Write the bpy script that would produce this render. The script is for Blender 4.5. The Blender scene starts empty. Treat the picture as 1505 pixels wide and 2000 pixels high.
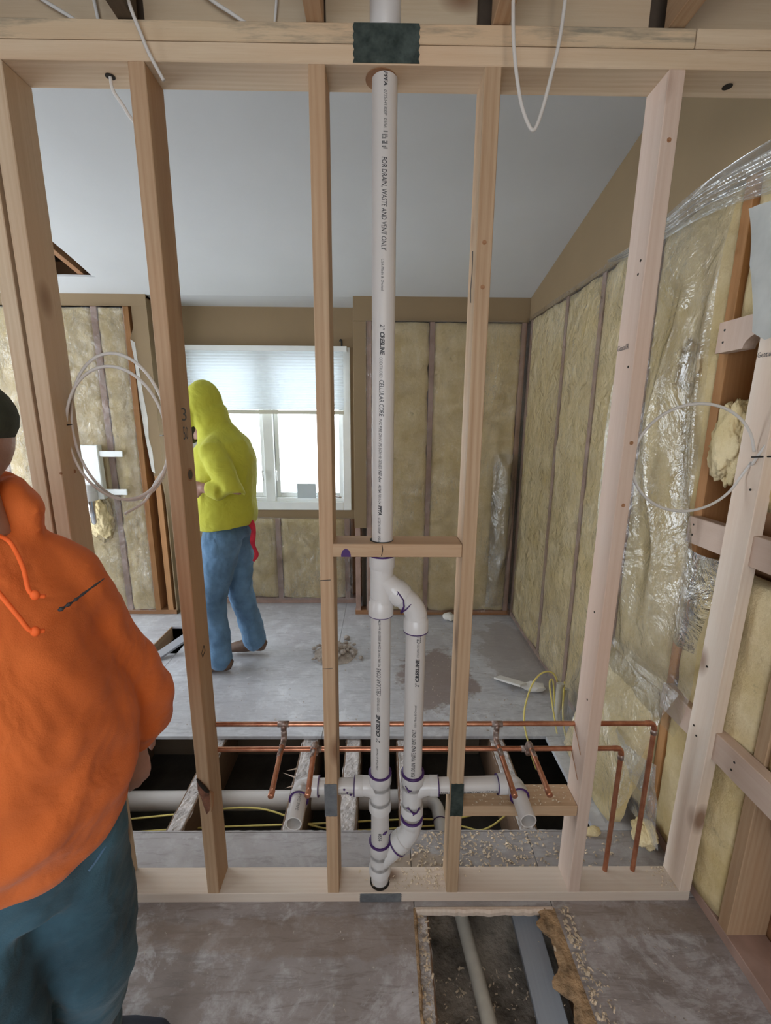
import bpy, bmesh, math, random
from mathutils import Vector, Matrix, noise
random.seed(7)
V = Vector
PI = math.pi
C = bpy.context.scene.collection
sc = bpy.context.scene

# ------------------------------------------------------------------ camera
H = 1.61; D = 1.17
th = math.radians(12.14); psi = math.radians(0.6); roll = math.radians(0.4)
fw = V((math.sin(psi)*math.cos(th), math.cos(psi)*math.cos(th), -math.sin(th)))
rt = fw.cross(V((0, 0, 1))).normalized(); up = rt.cross(fw)
R_ = rt*math.cos(roll)+up*math.sin(roll); U_ = up*math.cos(roll)-rt*math.sin(roll)
cd = bpy.data.cameras.new('camera'); cam = bpy.data.objects.new('camera', cd); C.objects.link(cam)
cam.matrix_world = Matrix(((R_.x, U_.x, -fw.x, 0), (R_.y, U_.y, -fw.y, -D), (R_.z, U_.z, -fw.z, H), (0, 0, 0, 1)))
cd.sensor_fit = 'VERTICAL'; cd.sensor_height = 36; cd.sensor_width = 27.09; cd.lens = 850/2000*36
cd.clip_start = 0.02; cd.clip_end = 200
sc.camera = cam
# ------------------------------------------------------------------ world and light
w = bpy.data.worlds.new('overcast'); sc.world = w; w.use_nodes = True
bg = w.node_tree.nodes['Background']; bg.inputs[0].default_value = (0.85, 0.92, 1.0, 1); bg.inputs[1].default_value = 2.5
sc.view_settings.view_transform = 'Standard'; sc.view_settings.look = 'None'
sc.view_settings.gamma = 1; sc.view_settings.use_curve_mapping = False
sc.view_settings.exposure = 1.47

def area(name, loc, direction, sx, sy, power=0, col=(1, 1, 1), portal=True):
    l = bpy.data.lights.new(name, 'AREA'); l.shape = 'RECTANGLE'; l.size = sx; l.size_y = sy
    l.energy = power; l.color = col
    o = bpy.data.objects.new(name, l); C.objects.link(o); o.location = loc
    o.rotation_euler = V(direction).to_track_quat('-Z', 'Z').to_euler()
    if portal: l.cycles.is_portal = True
    return o
area('window_portal', (-0.9, 2.62, 1.5), (0, -1, 0), 1.35, 1.35)
area('rear_window_portal', (-0.5, -3.45, 1.6), (0, 1, 0), 2.4, 1.1)
area('left_window_portal', (-3.55, -1.6, 1.6), (1, 0, 0), .9, 1.0)
area('far_left_opening_portal', (-3.55, 1.15, 1.35), (1, 0, 0), 1.9, 2.1)  # unseen opening, enlarged to send more daylight into the far room
def add_fill_light(loc, power):
    l = bpy.data.lights.new('warm_fill_light', 'POINT'); l.energy = power; l.color = (1.0, 0.80, 0.58); l.shadow_soft_size = 0.12
    o = bpy.data.objects.new('warm_fill_light', l); C.objects.link(o); o.location = loc
add_fill_light((0.3, -2.1, 2.30), 4)  # warm fill without a fixture, added to brighten the near side

# ------------------------------------------------------------------ material helpers
def nt(name):
    m = bpy.data.materials.new(name); m.use_nodes = True
    t = m.node_tree; return m, t.nodes, t.links, t.nodes['Principled BSDF']
def math_(N, L, op, a, b=None, clamp=False):
    n = N.new('ShaderNodeMath'); n.operation = op; n.use_clamp = clamp
    for i, v in enumerate((a, b)):
        if v is None: continue
        if isinstance(v, (int, float)): n.inputs[i].default_value = v
        else: L.new(v, n.inputs[i])
    return n.outputs[0]
def mixc(N, L, fac, a, b):
    n = N.new('ShaderNodeMix'); n.data_type = 'RGBA'
    if isinstance(fac, (int, float)): n.inputs[0].default_value = fac
    else: L.new(fac, n.inputs[0])
    for i, v in ((6, a), (7, b)):
        if isinstance(v, tuple): n.inputs[i].default_value = (*v, 1)
        else: L.new(v, n.inputs[i])
    return n.outputs[2]
def noise_(N, L, vec, scale, detail=3, rough=.55, dist=0):
    n = N.new('ShaderNodeTexNoise'); n.inputs['Scale'].default_value = scale; n.inputs['Detail'].default_value = detail
    n.inputs['Roughness'].default_value = rough; n.inputs['Distortion'].default_value = dist
    if vec: L.new(vec, n.inputs['Vector'])
    return n.outputs[0]
def ramp(N, L, fac, lo, hi):
    n = N.new('ShaderNodeMapRange'); n.inputs[1].default_value = lo; n.inputs[2].default_value = hi; n.clamp = True
    L.new(fac, n.inputs[0]); return n.outputs[0]
def mapping(N, L, vec, scale, loc=None):
    n = N.new('ShaderNodeMapping'); n.inputs['Scale'].default_value = scale
    L.new(vec, n.inputs['Vector'])
    if loc is not None: L.new(loc, n.inputs['Location'])
    return n.outputs[0]
def bump_(N, L, b, h, strength, dist):
    n = N.new('ShaderNodeBump'); n.inputs['Strength'].default_value = strength; n.inputs['Distance'].default_value = dist
    L.new(h, n.inputs['Height']); L.new(n.outputs[0], b.inputs['Normal'])
def objvec(N):
    return N.new('ShaderNodeTexCoord').outputs['Object']

def simple(name, col, rough=.6, var=.12, scale=6, metal=0, bump=0, bscale=60, bdist=.002, spec=.4, detail=4):
    m, N, L, b = nt(name)
    v = objvec(N)
    f = ramp(N, L, noise_(N, L, v, scale, detail), .3, .7)
    lo = tuple(max(0, c*(1-var)) for c in col); hi = tuple(min(1, c*(1+var)) for c in col)
    L.new(mixc(N, L, f, lo, hi), b.inputs['Base Color'])
    b.inputs['Roughness'].default_value = rough; b.inputs['Metallic'].default_value = metal
    b.inputs['Specular IOR Level'].default_value = spec
    if bump: bump_(N, L, b, noise_(N, L, v, bscale, 4), bump, bdist)
    return m
def wood(name, base, dark, knot=(.16, .07, .03), rough=.65, kn=True, contrast=.55, stain=0, stain_col=(.1, .1, .1), tint=.18):
    m, N, L, b = nt(name)
    oi = N.new('ShaderNodeObjectInfo')
    rnd = oi.outputs['Random']
    comb = N.new('ShaderNodeCombineXYZ')
    for i, k in enumerate((3.1, 5.7, 9.3)): L.new(math_(N, L, 'MULTIPLY', rnd, k), comb.inputs[i])
    va = N.new('ShaderNodeVectorMath'); va.operation = 'ADD'
    L.new(objvec(N), va.inputs[0]); L.new(comb.outputs[0], va.inputs[1]); v = va.outputs[0]
    g1 = noise_(N, L, mapping(N, L, v, (34, 34, 1.3)), 1.5, 5, .6, .8)
    g2 = noise_(N, L, mapping(N, L, v, (170, 170, 7)), 1.6, 3)
    w1 = N.new('ShaderNodeTexWave'); w1.bands_direction = 'X'; w1.wave_type = 'BANDS'
    w1.inputs['Scale'].default_value = 1.3; w1.inputs['Distortion'].default_value = 7; w1.inputs['Detail'].default_value = 2.5
    w1.inputs['Detail Scale'].default_value = .7
    L.new(mapping(N, L, v, (16, 16, .9)), w1.inputs['Vector'])
    f = math_(N, L, 'ADD', math_(N, L, 'MULTIPLY', ramp(N, L, g1, .35, .7), .5), math_(N, L, 'MULTIPLY', w1.outputs[1], .35))
    f = math_(N, L, 'ADD', f, math_(N, L, 'MULTIPLY', ramp(N, L, g2, .45, .75), .25))
    f = math_(N, L, 'MULTIPLY', f, contrast, True)
    col = mixc(N, L, f, base, dark)
    big = noise_(N, L, mapping(N, L, v, (3, 3, 1.2)), 1.3, 2)
    warm = (min(1, base[0]*1.02), base[1]*.84, base[2]*.74)
    col = mixc(N, L, math_(N, L, 'MULTIPLY', ramp(N, L, big, .4, .7), .5), col, warm)
    if kn:
        vo = N.new('ShaderNodeTexVoronoi'); vo.inputs['Scale'].default_value = 1
        L.new(mapping(N, L, v, (5.0, 5.0, 2.6)), vo.inputs['Vector'])
        kf = math_(N, L, 'SUBTRACT', 1, ramp(N, L, vo.outputs['Distance'], .07, .17))
        col = mixc(N, L, math_(N, L, 'MULTIPLY', kf, .8), col, knot)
    if stain:
        s = ramp(N, L, noise_(N, L, mapping(N, L, v, (14, 14, 1.6)), 1.6, 6, .7), .47, .62)
        col = mixc(N, L, math_(N, L, 'MULTIPLY', s, stain), col, stain_col)
    hsv = N.new('ShaderNodeHueSaturation'); L.new(col, hsv.inputs['Color'])
    L.new(math_(N, L, 'ADD', 1-tint/2, math_(N, L, 'MULTIPLY', rnd, tint)), hsv.inputs['Value'])
    L.new(hsv.outputs[0], b.inputs['Base Color'])
    b.inputs['Roughness'].default_value = rough; b.inputs['Specular IOR Level'].default_value = .3
    bump_(N, L, b, g2, .25, .0015)
    return m

M = {}
M['lumber'] = wood('new_lumber', (.61, .49, .35), (.44, .30, .18), contrast=.7)
M['lumber_pink'] = wood('pinkish_lumber', (.58, .46, .38), (.46, .32, .24), tint=.1)
M['lumber_tan'] = wood('tan_lumber', (.50, .36, .23), (.33, .19, .10), tint=.1, contrast=.8)
M['lumber_plate'] = wood('pale_plate_lumber', (.66, .57, .48), (.50, .36, .26), contrast=.45)
M['lumber_mould'] = wood('mould_stained_lumber', (.60, .48, .33), (.46, .32, .19), stain=.85, stain_col=(.19, .18, .14))
M['board'] = wood('ceiling_board', (.52, .43, .31), (.38, .27, .16), contrast=.5)
M['oldwood'] = wood('old_brown_framing', (.34, .18, .09), (.20, .09, .04), kn=False)
M['redwood'] = wood('orange_brown_framing', (.50, .27, .12), (.30, .13, .05), kn=False)
M['joistwood'] = wood('shaded_joist_timber', (.17, .11, .07), (.10, .06, .035), kn=False)  # brown darkened to carry the shade inside the floor bays
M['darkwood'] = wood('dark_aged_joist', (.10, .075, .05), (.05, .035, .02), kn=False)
M['graywood'] = wood('dusty_grey_plank', (.30, .32, .35), (.22, .23, .25), kn=False, contrast=.3)
M['studface'] = simple('plastic_dulled_stud_face', (.38, .25, .20), .6, .2, 9)
M['white_paint'] = simple('white_window_paint', (.78, .80, .78), .35, .04)
M['pvc'] = simple('pvc', (.58, .55, .525), .38, .03, 5, spec=.5)
M['pvc_fit'] = simple('pvc_fitting', (.62, .60, .585), .30, .03, 9, spec=.5)
M['pvc_dirty'] = simple('dusty_pvc', (.50, .47, .40), .55, .15, 14)
M['purple'] = simple('purple_primer', (.06, .02, .12), .35, .3, 30)
M['ink'] = simple('black_ink', (.045, .045, .05), .6, .1)
M['inkgrey'] = simple('grey_ink', (.10, .10, .10), .6, .1)
M['hole'] = simple('dark_bore', (.02, .015, .01), .9, .1)
M['cable'] = simple('white_cable_jacket', (.60, .575, .54), .4, .05)
M['ycable'] = simple('yellow_cable_jacket', (.72, .60, .18), .4, .08)
M['black'] = simple('black_plastic', (.02, .02, .02), .4, .1)
M['drywall_tan'] = simple('tan_wall_paint', (.27, .19, .105), .75, .05, 3, bump=.15, bscale=240, bdist=.0006)
M['gypsum'] = simple('gypsum_core', (.72, .70, .66), .9, .08, 20, bump=.5)
M['ceiling'] = simple('ceiling_paint', (.58, .59, .59), .85, .03, 2, bump=.25, bscale=180, bdist=.001)
M['dark'] = simple('dusty_underfloor_shade', (.035, .03, .024), .95, .5, 5, bump=.6, bscale=30, bdist=.01)  # near-black, so the shade of the rear bays is in the colour
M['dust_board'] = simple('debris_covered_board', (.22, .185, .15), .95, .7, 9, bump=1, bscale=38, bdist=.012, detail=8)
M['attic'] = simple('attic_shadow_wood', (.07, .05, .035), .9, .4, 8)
M['snow'] = simple('pale_ground', (.92, .95, .97), .9, .03, .5)
M['stone'] = simple('pale_stone', (.72, .80, .84), .9, .12, 2)
M['rubble'] = simple('plaster_rubble', (.44, .38, .33), .95, .25, 30, bump=.6, bscale=90)
M['shaving'] = simple('wood_shavings', (.62, .50, .36), .8, .3, 40)
M['tuft'] = simple('yellow_insulation', (.60, .50, .25), .95, .25, 14, bump=1, bscale=70, bdist=.012, detail=8, spec=.1)
M['kraft'] = simple('grey_sheathing_wrap', (.46, .46, .43), .6, .15, 8, bump=.15, bscale=8, bdist=.01)
M['red'] = simple('red_cloth', (.62, .03, .06), .8, .2, 20)
M['skin'] = simple('skin', (.42, .23, .17), .5, .12, 18, bump=.2, bscale=160)
M['stubble'] = simple('grey_stubble', (.15, .11, .095), .7, .35, 90, bump=.3, bscale=250)
M['capcloth'] = simple('dark_green_cap_cloth', (.045, .055, .04), .85, .25, 40, bump=.3, bscale=300)
M['boot'] = simple('brown_boot_leather', (.13, .075, .05), .6, .3, 20)
M['shoe'] = simple('dark_navy_shoe', (.015, .02, .035), .6, .2, 20)
M['cord'] = simple('bright_orange_cord', (1.0, .16, .03), .7, .05, 60)
M['chrome'] = simple('chrome', (.7, .7, .7), .15, .05, metal=1)

def fabric(name, col, var, scale=3, rough=.9, bscale=420, fold=8, fdist=.02):
    m, N, L, b = nt(name)
    v = objvec(N)
    f = ramp(N, L, noise_(N, L, v, scale, 6, .6), .3, .7)
    L.new(mixc(N, L, f, tuple(c*(1-var) for c in col), tuple(min(1, c*(1+var)) for c in col)), b.inputs['Base Color'])
    b.inputs['Roughness'].default_value = rough; b.inputs['Specular IOR Level'].default_value = .15
    b.inputs['Sheen Weight'].default_value = .12
    h = math_(N, L, 'ADD', noise_(N, L, v, fold, 3, .5, .5), math_(N, L, 'MULTIPLY', noise_(N, L, v, bscale, 2), .03))
    bump_(N, L, b, h, .6, fdist*1.6)
    return m
M['orange'] = fabric('orange_fleece', (.70, .165, .04), .10, 5)
M['lime'] = fabric('hi_vis_yellow_fleece', (.58, .58, .07), .08, 6)
M['denim'] = fabric('dark_blue_denim', (.045, .10, .135), .6, 4)
M['denim_light'] = fabric('faded_blue_denim', (.13, .24, .38), .35, 7)

def metalplate(name, col, lo, hi):
    m, N, L, b = nt(name); v = objvec(N)
    vo = N.new('ShaderNodeTexVoronoi'); vo.inputs['Scale'].default_value = 160; L.new(v, vo.inputs['Vector'])
    f = math_(N, L, 'ADD', math_(N, L, 'MULTIPLY', vo.outputs['Distance'], .18), ramp(N, L, noise_(N, L, v, 26, 5), .35, .8))
    L.new(mixc(N, L, f, lo, hi), b.inputs['Base Color'])
    b.inputs['Metallic'].default_value = .75; b.inputs['Roughness'].default_value = .30
    return m
M['galv_dark'] = metalplate('dark_galvanised_steel', None, (.045, .065, .06), (.16, .21, .20))
M['galv'] = metalplate('grey_galvanised_steel', None, (.20, .22, .24), (.36, .39, .41))
m, N, L, b = nt('copper'); v = objvec(N)
f = ramp(N, L, noise_(N, L, v, 28, 5), .35, .7)
L.new(mixc(N, L, f, (.42, .16, .09), (.62, .30, .18)), b.inputs['Base Color']); b.inputs['Metallic'].default_value = .85; b.inputs['Roughness'].default_value = .33
M['copper'] = m
m, N, L, b = nt('tarnished_copper_and_solder'); v = objvec(N)
f = ramp(N, L, noise_(N, L, v, 60, 5), .4, .62)
L.new(mixc(N, L, f, (.20, .12, .09), (.36, .30, .27)), b.inputs['Base Color']); b.inputs['Metallic'].default_value = .6; b.inputs['Roughness'].default_value = .45
M['solder'] = m

def insul(name):
    m, N, L, b = nt(name); v = objvec(N)
    n1 = noise_(N, L, v, 5, 6, .65); n2 = noise_(N, L, v, 42, 6, .7)
    col = mixc(N, L, ramp(N, L, n1, .3, .7), (.69, .54, .27), (.84, .71, .46))
    col = mixc(N, L, math_(N, L, 'MULTIPLY', ramp(N, L, n2, .4, .75), .35), col, (.56, .43, .18))
    n3 = noise_(N, L, v, 11, 5, .7)
    col = mixc(N, L, math_(N, L, 'MULTIPLY', ramp(N, L, n3, .64, .74), .45), col, (.20, .16, .10))
    L.new(col, b.inputs['Base Color']); b.inputs['Roughness'].default_value = .95; b.inputs['Specular IOR Level'].default_value = .1
    bump_(N, L, b, math_(N, L, 'ADD', n2, n1), .7, .012)
    return m
M['insul'] = insul('fibreglass_batt')

def floor_mat(name, a, bcol, dust, stain_shade_spots=(), rough=.55):
    m, N, L, b = nt(name)
    v = N.new('ShaderNodeNewGeometry').outputs['Position']
    n1 = noise_(N, L, v, 2.2, 8, .65, .5); n2 = noise_(N, L, mapping(N, L, v, (18, 60, 18)), 1, 5, .6); n3 = noise_(N, L, v, 9, 7, .7)
    col = mixc(N, L, ramp(N, L, n1, .35, .65), a, bcol)
    col = mixc(N, L, math_(N, L, 'MULTIPLY', ramp(N, L, n3, .50, .66), .65), col, dust)
    col = mixc(N, L, math_(N, L, 'MULTIPLY', ramp(N, L, n2, .55, .8), .3), col, tuple(c*.55 for c in a))
    n5 = noise_(N, L, mapping(N, L, v, (1.5, 9, 1)), 3, 7, .7, 1.5)
    col = mixc(N, L, math_(N, L, 'MULTIPLY', ramp(N, L, n5, .52, .60), .45), col, tuple(c*.72 for c in a))
    n6 = noise_(N, L, v, 3.3, 9, .75, 1)
    col = mixc(N, L, math_(N, L, 'MULTIPLY', ramp(N, L, n6, .56, .62), .5), col, dust)
    n4 = noise_(N, L, v, 15, 3, .5)
    col = mixc(N, L, math_(N, L, 'MULTIPLY', ramp(N, L, n4, .70, .76), .6), col, (.72, .72, .72))
    for (x, y, rx, ry, sc_, k) in stain_shade_spots:
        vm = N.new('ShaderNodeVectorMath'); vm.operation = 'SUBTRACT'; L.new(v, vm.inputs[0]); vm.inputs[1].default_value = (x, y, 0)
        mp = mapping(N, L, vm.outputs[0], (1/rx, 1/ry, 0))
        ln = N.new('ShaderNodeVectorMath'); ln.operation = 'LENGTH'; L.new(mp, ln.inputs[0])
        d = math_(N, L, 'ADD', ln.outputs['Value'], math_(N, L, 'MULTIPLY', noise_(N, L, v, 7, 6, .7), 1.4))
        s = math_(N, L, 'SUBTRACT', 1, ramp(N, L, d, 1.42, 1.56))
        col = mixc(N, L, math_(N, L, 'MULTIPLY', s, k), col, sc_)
    L.new(col, b.inputs['Base Color'])
    b.inputs['Roughness'].default_value = rough; b.inputs['Specular IOR Level'].default_value = .5
    bump_(N, L, b, math_(N, L, 'ADD', n3, n2), .35, .004)
    return m
M['floor_far'] = floor_mat('dust_whitened_subfloor', (.42, .41, .43), (.52, .53, .55), (.64, .65, .67),
                           [(.36, 1.32, .30, .42, (.22, .16, .14), .8), (.95, 1.6, .3, .6, (.30, .26, .24), .6)], .42)
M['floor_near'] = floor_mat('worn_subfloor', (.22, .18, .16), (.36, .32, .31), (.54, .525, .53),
                            [(-.1, -.10, .9, .07, (.21, .145, .10), .45), (.8, -.06, .5, .06, (.22, .16, .11), .35)], .6)  # brown bands paint the plate's shadow and plaster stain into the floor
M['floor_strip'] = floor_mat('sawdust_covered_subfloor', (.31, .28, .27), (.38, .36, .36), (.46, .45, .45),
                             [(.15, .12, .18, .06, (.40, .29, .18), .5)], .7)
M['joist_top'] = simple('glue_crusted_joist_top', (.50, .46, .44), .9, .35, 26, bump=1.0, bscale=60, bdist=.010, detail=8)
M['cut_edge'] = simple('chewed_board_edge', (.34, .22, .12), .9, .5, 34, bump=1, bscale=70, bdist=.01, detail=8)

def plastic(name, alpha=.25, white=(.80, .81, .79), bs=9, bd=.03, gloss=.9, streak=.30, ior=1.38):
    m, N, L, b = nt(name); v = objvec(N)
    out = N['Material Output'] if 'Material Output' in N else [n for n in N if n.type == 'OUTPUT_MATERIAL'][0]
    b.inputs['Base Color'].default_value = (*white, 1); b.inputs['Roughness'].default_value = .10
    b.inputs['Specular IOR Level'].default_value = .9
    n1 = noise_(N, L, v, bs, 5, .6, 1.6)
    bump_(N, L, b, n1, .8, bd)
    tr = N.new('ShaderNodeBsdfTransparent'); mx = N.new('ShaderNodeMixShader')
    gl = N.new('ShaderNodeBsdfGlossy'); gl.inputs['Roughness'].default_value = .07
    bn = [n for n in N if n.type == 'BUMP'][0]; L.new(bn.outputs[0], gl.inputs['Normal'])
    fr = N.new('ShaderNodeFresnel'); fr.inputs['IOR'].default_value = ior; L.new(bn.outputs[0], fr.inputs['Normal'])
    mx2 = N.new('ShaderNodeMixShader')
    sn = noise_(N, L, mapping(N, L, v, (11, 11, 2.2)), 1.5, 6, .62, 2.2)
    cr = math_(N, L, 'SUBTRACT', 1, ramp(N, L, math_(N, L, 'ABSOLUTE', math_(N, L, 'SUBTRACT', sn, .5)), .0, .022))
    pn = ramp(N, L, noise_(N, L, v, 2.6, 3), .46, .62)
    cr = math_(N, L, 'MULTIPLY', math_(N, L, 'MULTIPLY', cr, pn), streak)
    f = math_(N, L, 'ADD', math_(N, L, 'ADD', cr, alpha*.5), math_(N, L, 'MULTIPLY', ramp(N, L, noise_(N, L, v, bs*.8, 4), .4, .7), alpha))
    L.new(f, mx.inputs[0]); L.new(tr.outputs[0], mx.inputs[1]); L.new(b.outputs[0], mx.inputs[2])
    L.new(math_(N, L, 'MULTIPLY', fr.outputs[0], gloss, True), mx2.inputs[0]); L.new(mx.outputs[0], mx2.inputs[1]); L.new(gl.outputs[0], mx2.inputs[2])
    L.new(mx2.outputs[0], out.inputs[0])
    return m
M['poly'] = plastic('clear_vapour_barrier', .05, bs=8, bd=.05, gloss=1.0, streak=.34)
M['poly_shiny'] = plastic('shiny_vapour_barrier', .05, bs=6, bd=.022, gloss=1.3, streak=.4, ior=1.8)
M['poly_fold'] = plastic('bunched_vapour_barrier', .34, bs=7, bd=.012, gloss=.45, streak=.4)
m, N, L, b = nt('window_glass')
out = [n for n in N if n.type == 'OUTPUT_MATERIAL'][0]
tr = N.new('ShaderNodeBsdfTransparent'); gl = N.new('ShaderNodeBsdfGlossy'); gl.inputs['Roughness'].default_value = .02
mx = N.new('ShaderNodeMixShader'); mx.inputs[0].default_value = .06
L.new(tr.outputs[0], mx.inputs[1]); L.new(gl.outputs[0], mx.inputs[2]); L.new(mx.outputs[0], out.inputs[0]); M['glass'] = m
m, N, L, b = nt('cellular_shade_cloth')
out = [n for n in N if n.type == 'OUTPUT_MATERIAL'][0]
tl = N.new('ShaderNodeBsdfTranslucent'); tl.inputs[0].default_value = (.50, .56, .60, 1)
mx = N.new('ShaderNodeMixShader'); mx.inputs[0].default_value = .30
b.inputs['Base Color'].default_value = (.80, .82, .80, 1); b.inputs['Roughness'].default_value = .9
L.new(b.outputs[0], mx.inputs[1]); L.new(tl.outputs[0], mx.inputs[2]); L.new(mx.outputs[0], out.inputs[0]); M['shade'] = m

# ------------------------------------------------------------------ geometry helpers
W = {}
def link(name, me, mat, parent=None, mw=None, smooth=False):
    o = bpy.data.objects.new(name, me); C.objects.link(o)
    if mat is not None: me.materials.append(mat)
    mw = mw or Matrix()
    if parent is not None:
        o.parent = parent; o.matrix_parent_inverse = W[parent.name].inverted()
    o.matrix_basis = mw; W[o.name] = mw.copy()
    if smooth:
        for p in me.polygons: p.use_smooth = True
    return o
def fin(name, bm, mat, parent=None, smooth=False, mw=None, recalc=True):
    if recalc: bmesh.ops.recalc_face_normals(bm, faces=bm.faces)
    me = bpy.data.meshes.new(name); bm.to_mesh(me); bm.free()
    return link(name, me, mat, parent, mw, smooth)
def empty(name, loc, label=None, cat=None, group=None, kind=None):
    o = bpy.data.objects.new(name, None); C.objects.link(o); o.empty_display_size = .05
    mw = Matrix.Translation(V(loc)); o.matrix_basis = mw; W[o.name] = mw
    tag(o, label, cat, group, kind); return o
def tag(o, label=None, cat=None, group=None, kind=None):
    if label: o['label'] = label
    if cat: o['category'] = cat
    if group: o['group'] = group
    if kind: o['kind'] = kind
    return o
def beam(name, p0, p1, w, d, mat, parent=None, side=(1, 0, 0), bev=.0018, rough_cut=0):
    p0 = V(p0); p1 = V(p1); z = (p1-p0); Lh = z.length; z.normalize()
    x = V(side); x = (x-z*x.dot(z)).normalized(); y = z.cross(x)
    bm = bmesh.new()
    bmesh.ops.create_cube(bm, size=1)
    for v_ in bm.verts:
        v_.co = V((v_.co.x*w, v_.co.y*d, (v_.co.z+.5)*Lh))
    if bev: bmesh.ops.bevel(bm, geom=bm.edges[:], offset=min(bev, w/4, d/4), segments=1, affect='EDGES')
    mw = Matrix(((x.x, y.x, z.x, p0.x), (x.y, y.y, z.y, p0.y), (x.z, y.z, z.z, p0.z), (0, 0, 0, 1)))
    return fin(name, bm, mat, parent, mw=mw)
def box(name, lo, hi, mat, parent=None, bev=.0018):
    lo = V(lo); hi = V(hi); s = hi-lo; c = (lo+hi)/2
    ax = max(range(3), key=lambda i: s[i])
    p0 = c.copy(); p1 = c.copy(); p0[ax] = lo[ax]; p1[ax] = hi[ax]
    sa = 0 if ax != 0 else 1
    side = V((0, 0, 0)); side[sa] = 1
    oa = [i for i in range(3) if i not in (ax, sa)][0]
    return beam(name, p0, p1, s[sa], s[oa], mat, parent, side, bev)
def add_box(bm, lo, hi):
    r = bmesh.ops.create_cube(bm, size=1)
    lo = V(lo); hi = V(hi)
    for v_ in r['verts']:
        v_.co = V([lo[i]+(v_.co[i]+.5)*(hi[i]-lo[i]) for i in range(3)])
    return r['verts']
def frames(pts):
    ts = []
    for i in range(len(pts)):
        a = pts[max(0, i-1)]; c = pts[min(len(pts)-1, i+1)]
        ts.append((c-a).normalized())
    return ts
def sweep(bm, pts, rads, seg=14, side=None, cap=True):
    pts = [V(p) for p in pts]; n = len(pts)
    if not isinstance(rads, (list, tuple)): rads = [rads]*n
    ts = frames(pts)
    s = V(side) if side is not None else (V((1, 0, 0)) if abs(ts[0].x) < .8 else V((0, 1, 0)))
    rings = []
    A = None
    for i in range(n):
        t = ts[i]
        if A is None or side is not None: A = s
        A = (A-t*A.dot(t)).normalized(); B = t.cross(A)
        r = rads[i]; ra, rb = r if isinstance(r, (list, tuple)) else (r, r)
        rings.append([bm.verts.new(pts[i]+A*ra*math.cos(2*PI*k/seg)+B*rb*math.sin(2*PI*k/seg)) for k in range(seg)])
    for i in range(n-1):
        for k in range(seg):
            bm.faces.new((rings[i][k], rings[i][(k+1) % seg], rings[i+1][(k+1) % seg], rings[i+1][k]))
    if cap:
        bm.faces.new(list(reversed(rings[0]))); bm.faces.new(rings[-1])
    return rings
def lathe(bm, p0, axis, prof, seg=24, cap=True):
    p0 = V(p0); a = V(axis).normalized()
    s = V((1, 0, 0)) if abs(a.x) < .8 else V((0, 1, 0))
    A = (s-a*s.dot(a)).normalized(); B = a.cross(A)
    rings = [[bm.verts.new(p0+a*t+A*r*math.cos(2*PI*k/seg)+B*r*math.sin(2*PI*k/seg)) for k in range(seg)] for t, r in prof]
    for i in range(len(rings)-1):
        for k in range(seg):
            bm.faces.new((rings[i][k], rings[i][(k+1) % seg], rings[i+1][(k+1) % seg], rings[i+1][k]))
    if cap:
        bm.faces.new(list(reversed(rings[0]))); bm.faces.new(rings[-1])
def smooth_path(ctrl, sub=8):
    P = [V(p) for p in ctrl]; out = []
    for i in range(len(P)-1):
        a = P[max(0, i-1)]; b = P[i]; c = P[i+1]; d = P[min(len(P)-1, i+2)]
        for k in range(sub):
            t = k/sub
            out.append(.5*((2*b)+(c-a)*t+(2*a-5*b+4*c-d)*t*t+(3*b-a-3*c+d)*t**3))
    out.append(P[-1]); return out
def cable(name, ctrl, r, mat, parent=None, sub=8, seg=8, flat=1.0):
    bm = bmesh.new(); pts = smooth_path(ctrl, sub)
    sweep(bm, pts, [(r, r*flat)]*len(pts), seg)
    return fin(name, bm, mat, parent, smooth=True)
def autosmooth(o, ang=40):
    me = o.data
    for p in me.polygons: p.use_smooth = True
    bm = bmesh.new(); bm.from_mesh(me)
    for e in bm.edges:
        if len(e.link_faces) == 2 and e.calc_face_angle(0) > math.radians(ang): e.smooth = False
    bm.to_mesh(me); bm.free(); return o
def fbm(p, o=4): return noise.fractal(p, 1.0, 2.0, o)

# text printed on a surface
def text_poly(body, length, h, bold=0, shear=0):
    cu = bpy.data.curves.new('t', 'FONT'); cu.body = body; cu.size = 1; cu.offset = bold; cu.shear = shear; cu.resolution_u = 2
    o = bpy.data.objects.new('t', cu); C.objects.link(o); bpy.context.view_layer.update()
    me = o.evaluated_get(bpy.context.evaluated_depsgraph_get()).to_mesh()
    vs = [v_.co.copy() for v_ in me.vertices]; fs = [tuple(p.vertices) for p in me.polygons]
    bpy.data.objects.remove(o); bpy.data.curves.remove(cu)
    x0 = min(v_.x for v_ in vs); x1 = max(v_.x for v_ in vs); 
    cap_h = .70
    return [((v_.x-x0)/(x1-x0)*length, v_.y/cap_h*h) for v_ in vs], fs
def wrap_text(bm, body, start, d, nrm, r, length, h, bold=0, shear=.15, a0=0):
    start = V(start); d = V(d).normalized(); nrm = V(nrm).normalized(); upv = nrm.cross(d)
    vs, fs = text_poly(body, length, h, bold, shear)
    vv = []
    for tx, ty in vs:
        a = (ty-h/2)/r+a0
        vv.append(bm.verts.new(start+d*tx+(nrm*math.cos(a)+upv*math.sin(a))*(r+.0006)))
    for f_ in fs:
        try: bm.faces.new([vv[i] for i in f_])
        except ValueError: pass
def flat_text(name, body, origin, xd, yd, length, h, mat, parent, bold=0, shear=0):
    vs, fs = text_poly(body, length, h, bold, shear)
    bm = bmesh.new(); xd = V(xd).normalized(); yd = V(yd).normalized()
    vv = [bm.verts.new(V(origin)+xd*a+yd*c) for a, c in vs]
    for f_ in fs: bm.faces.new([vv[i] for i in f_])
    return fin(name, bm, mat, parent)

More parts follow.
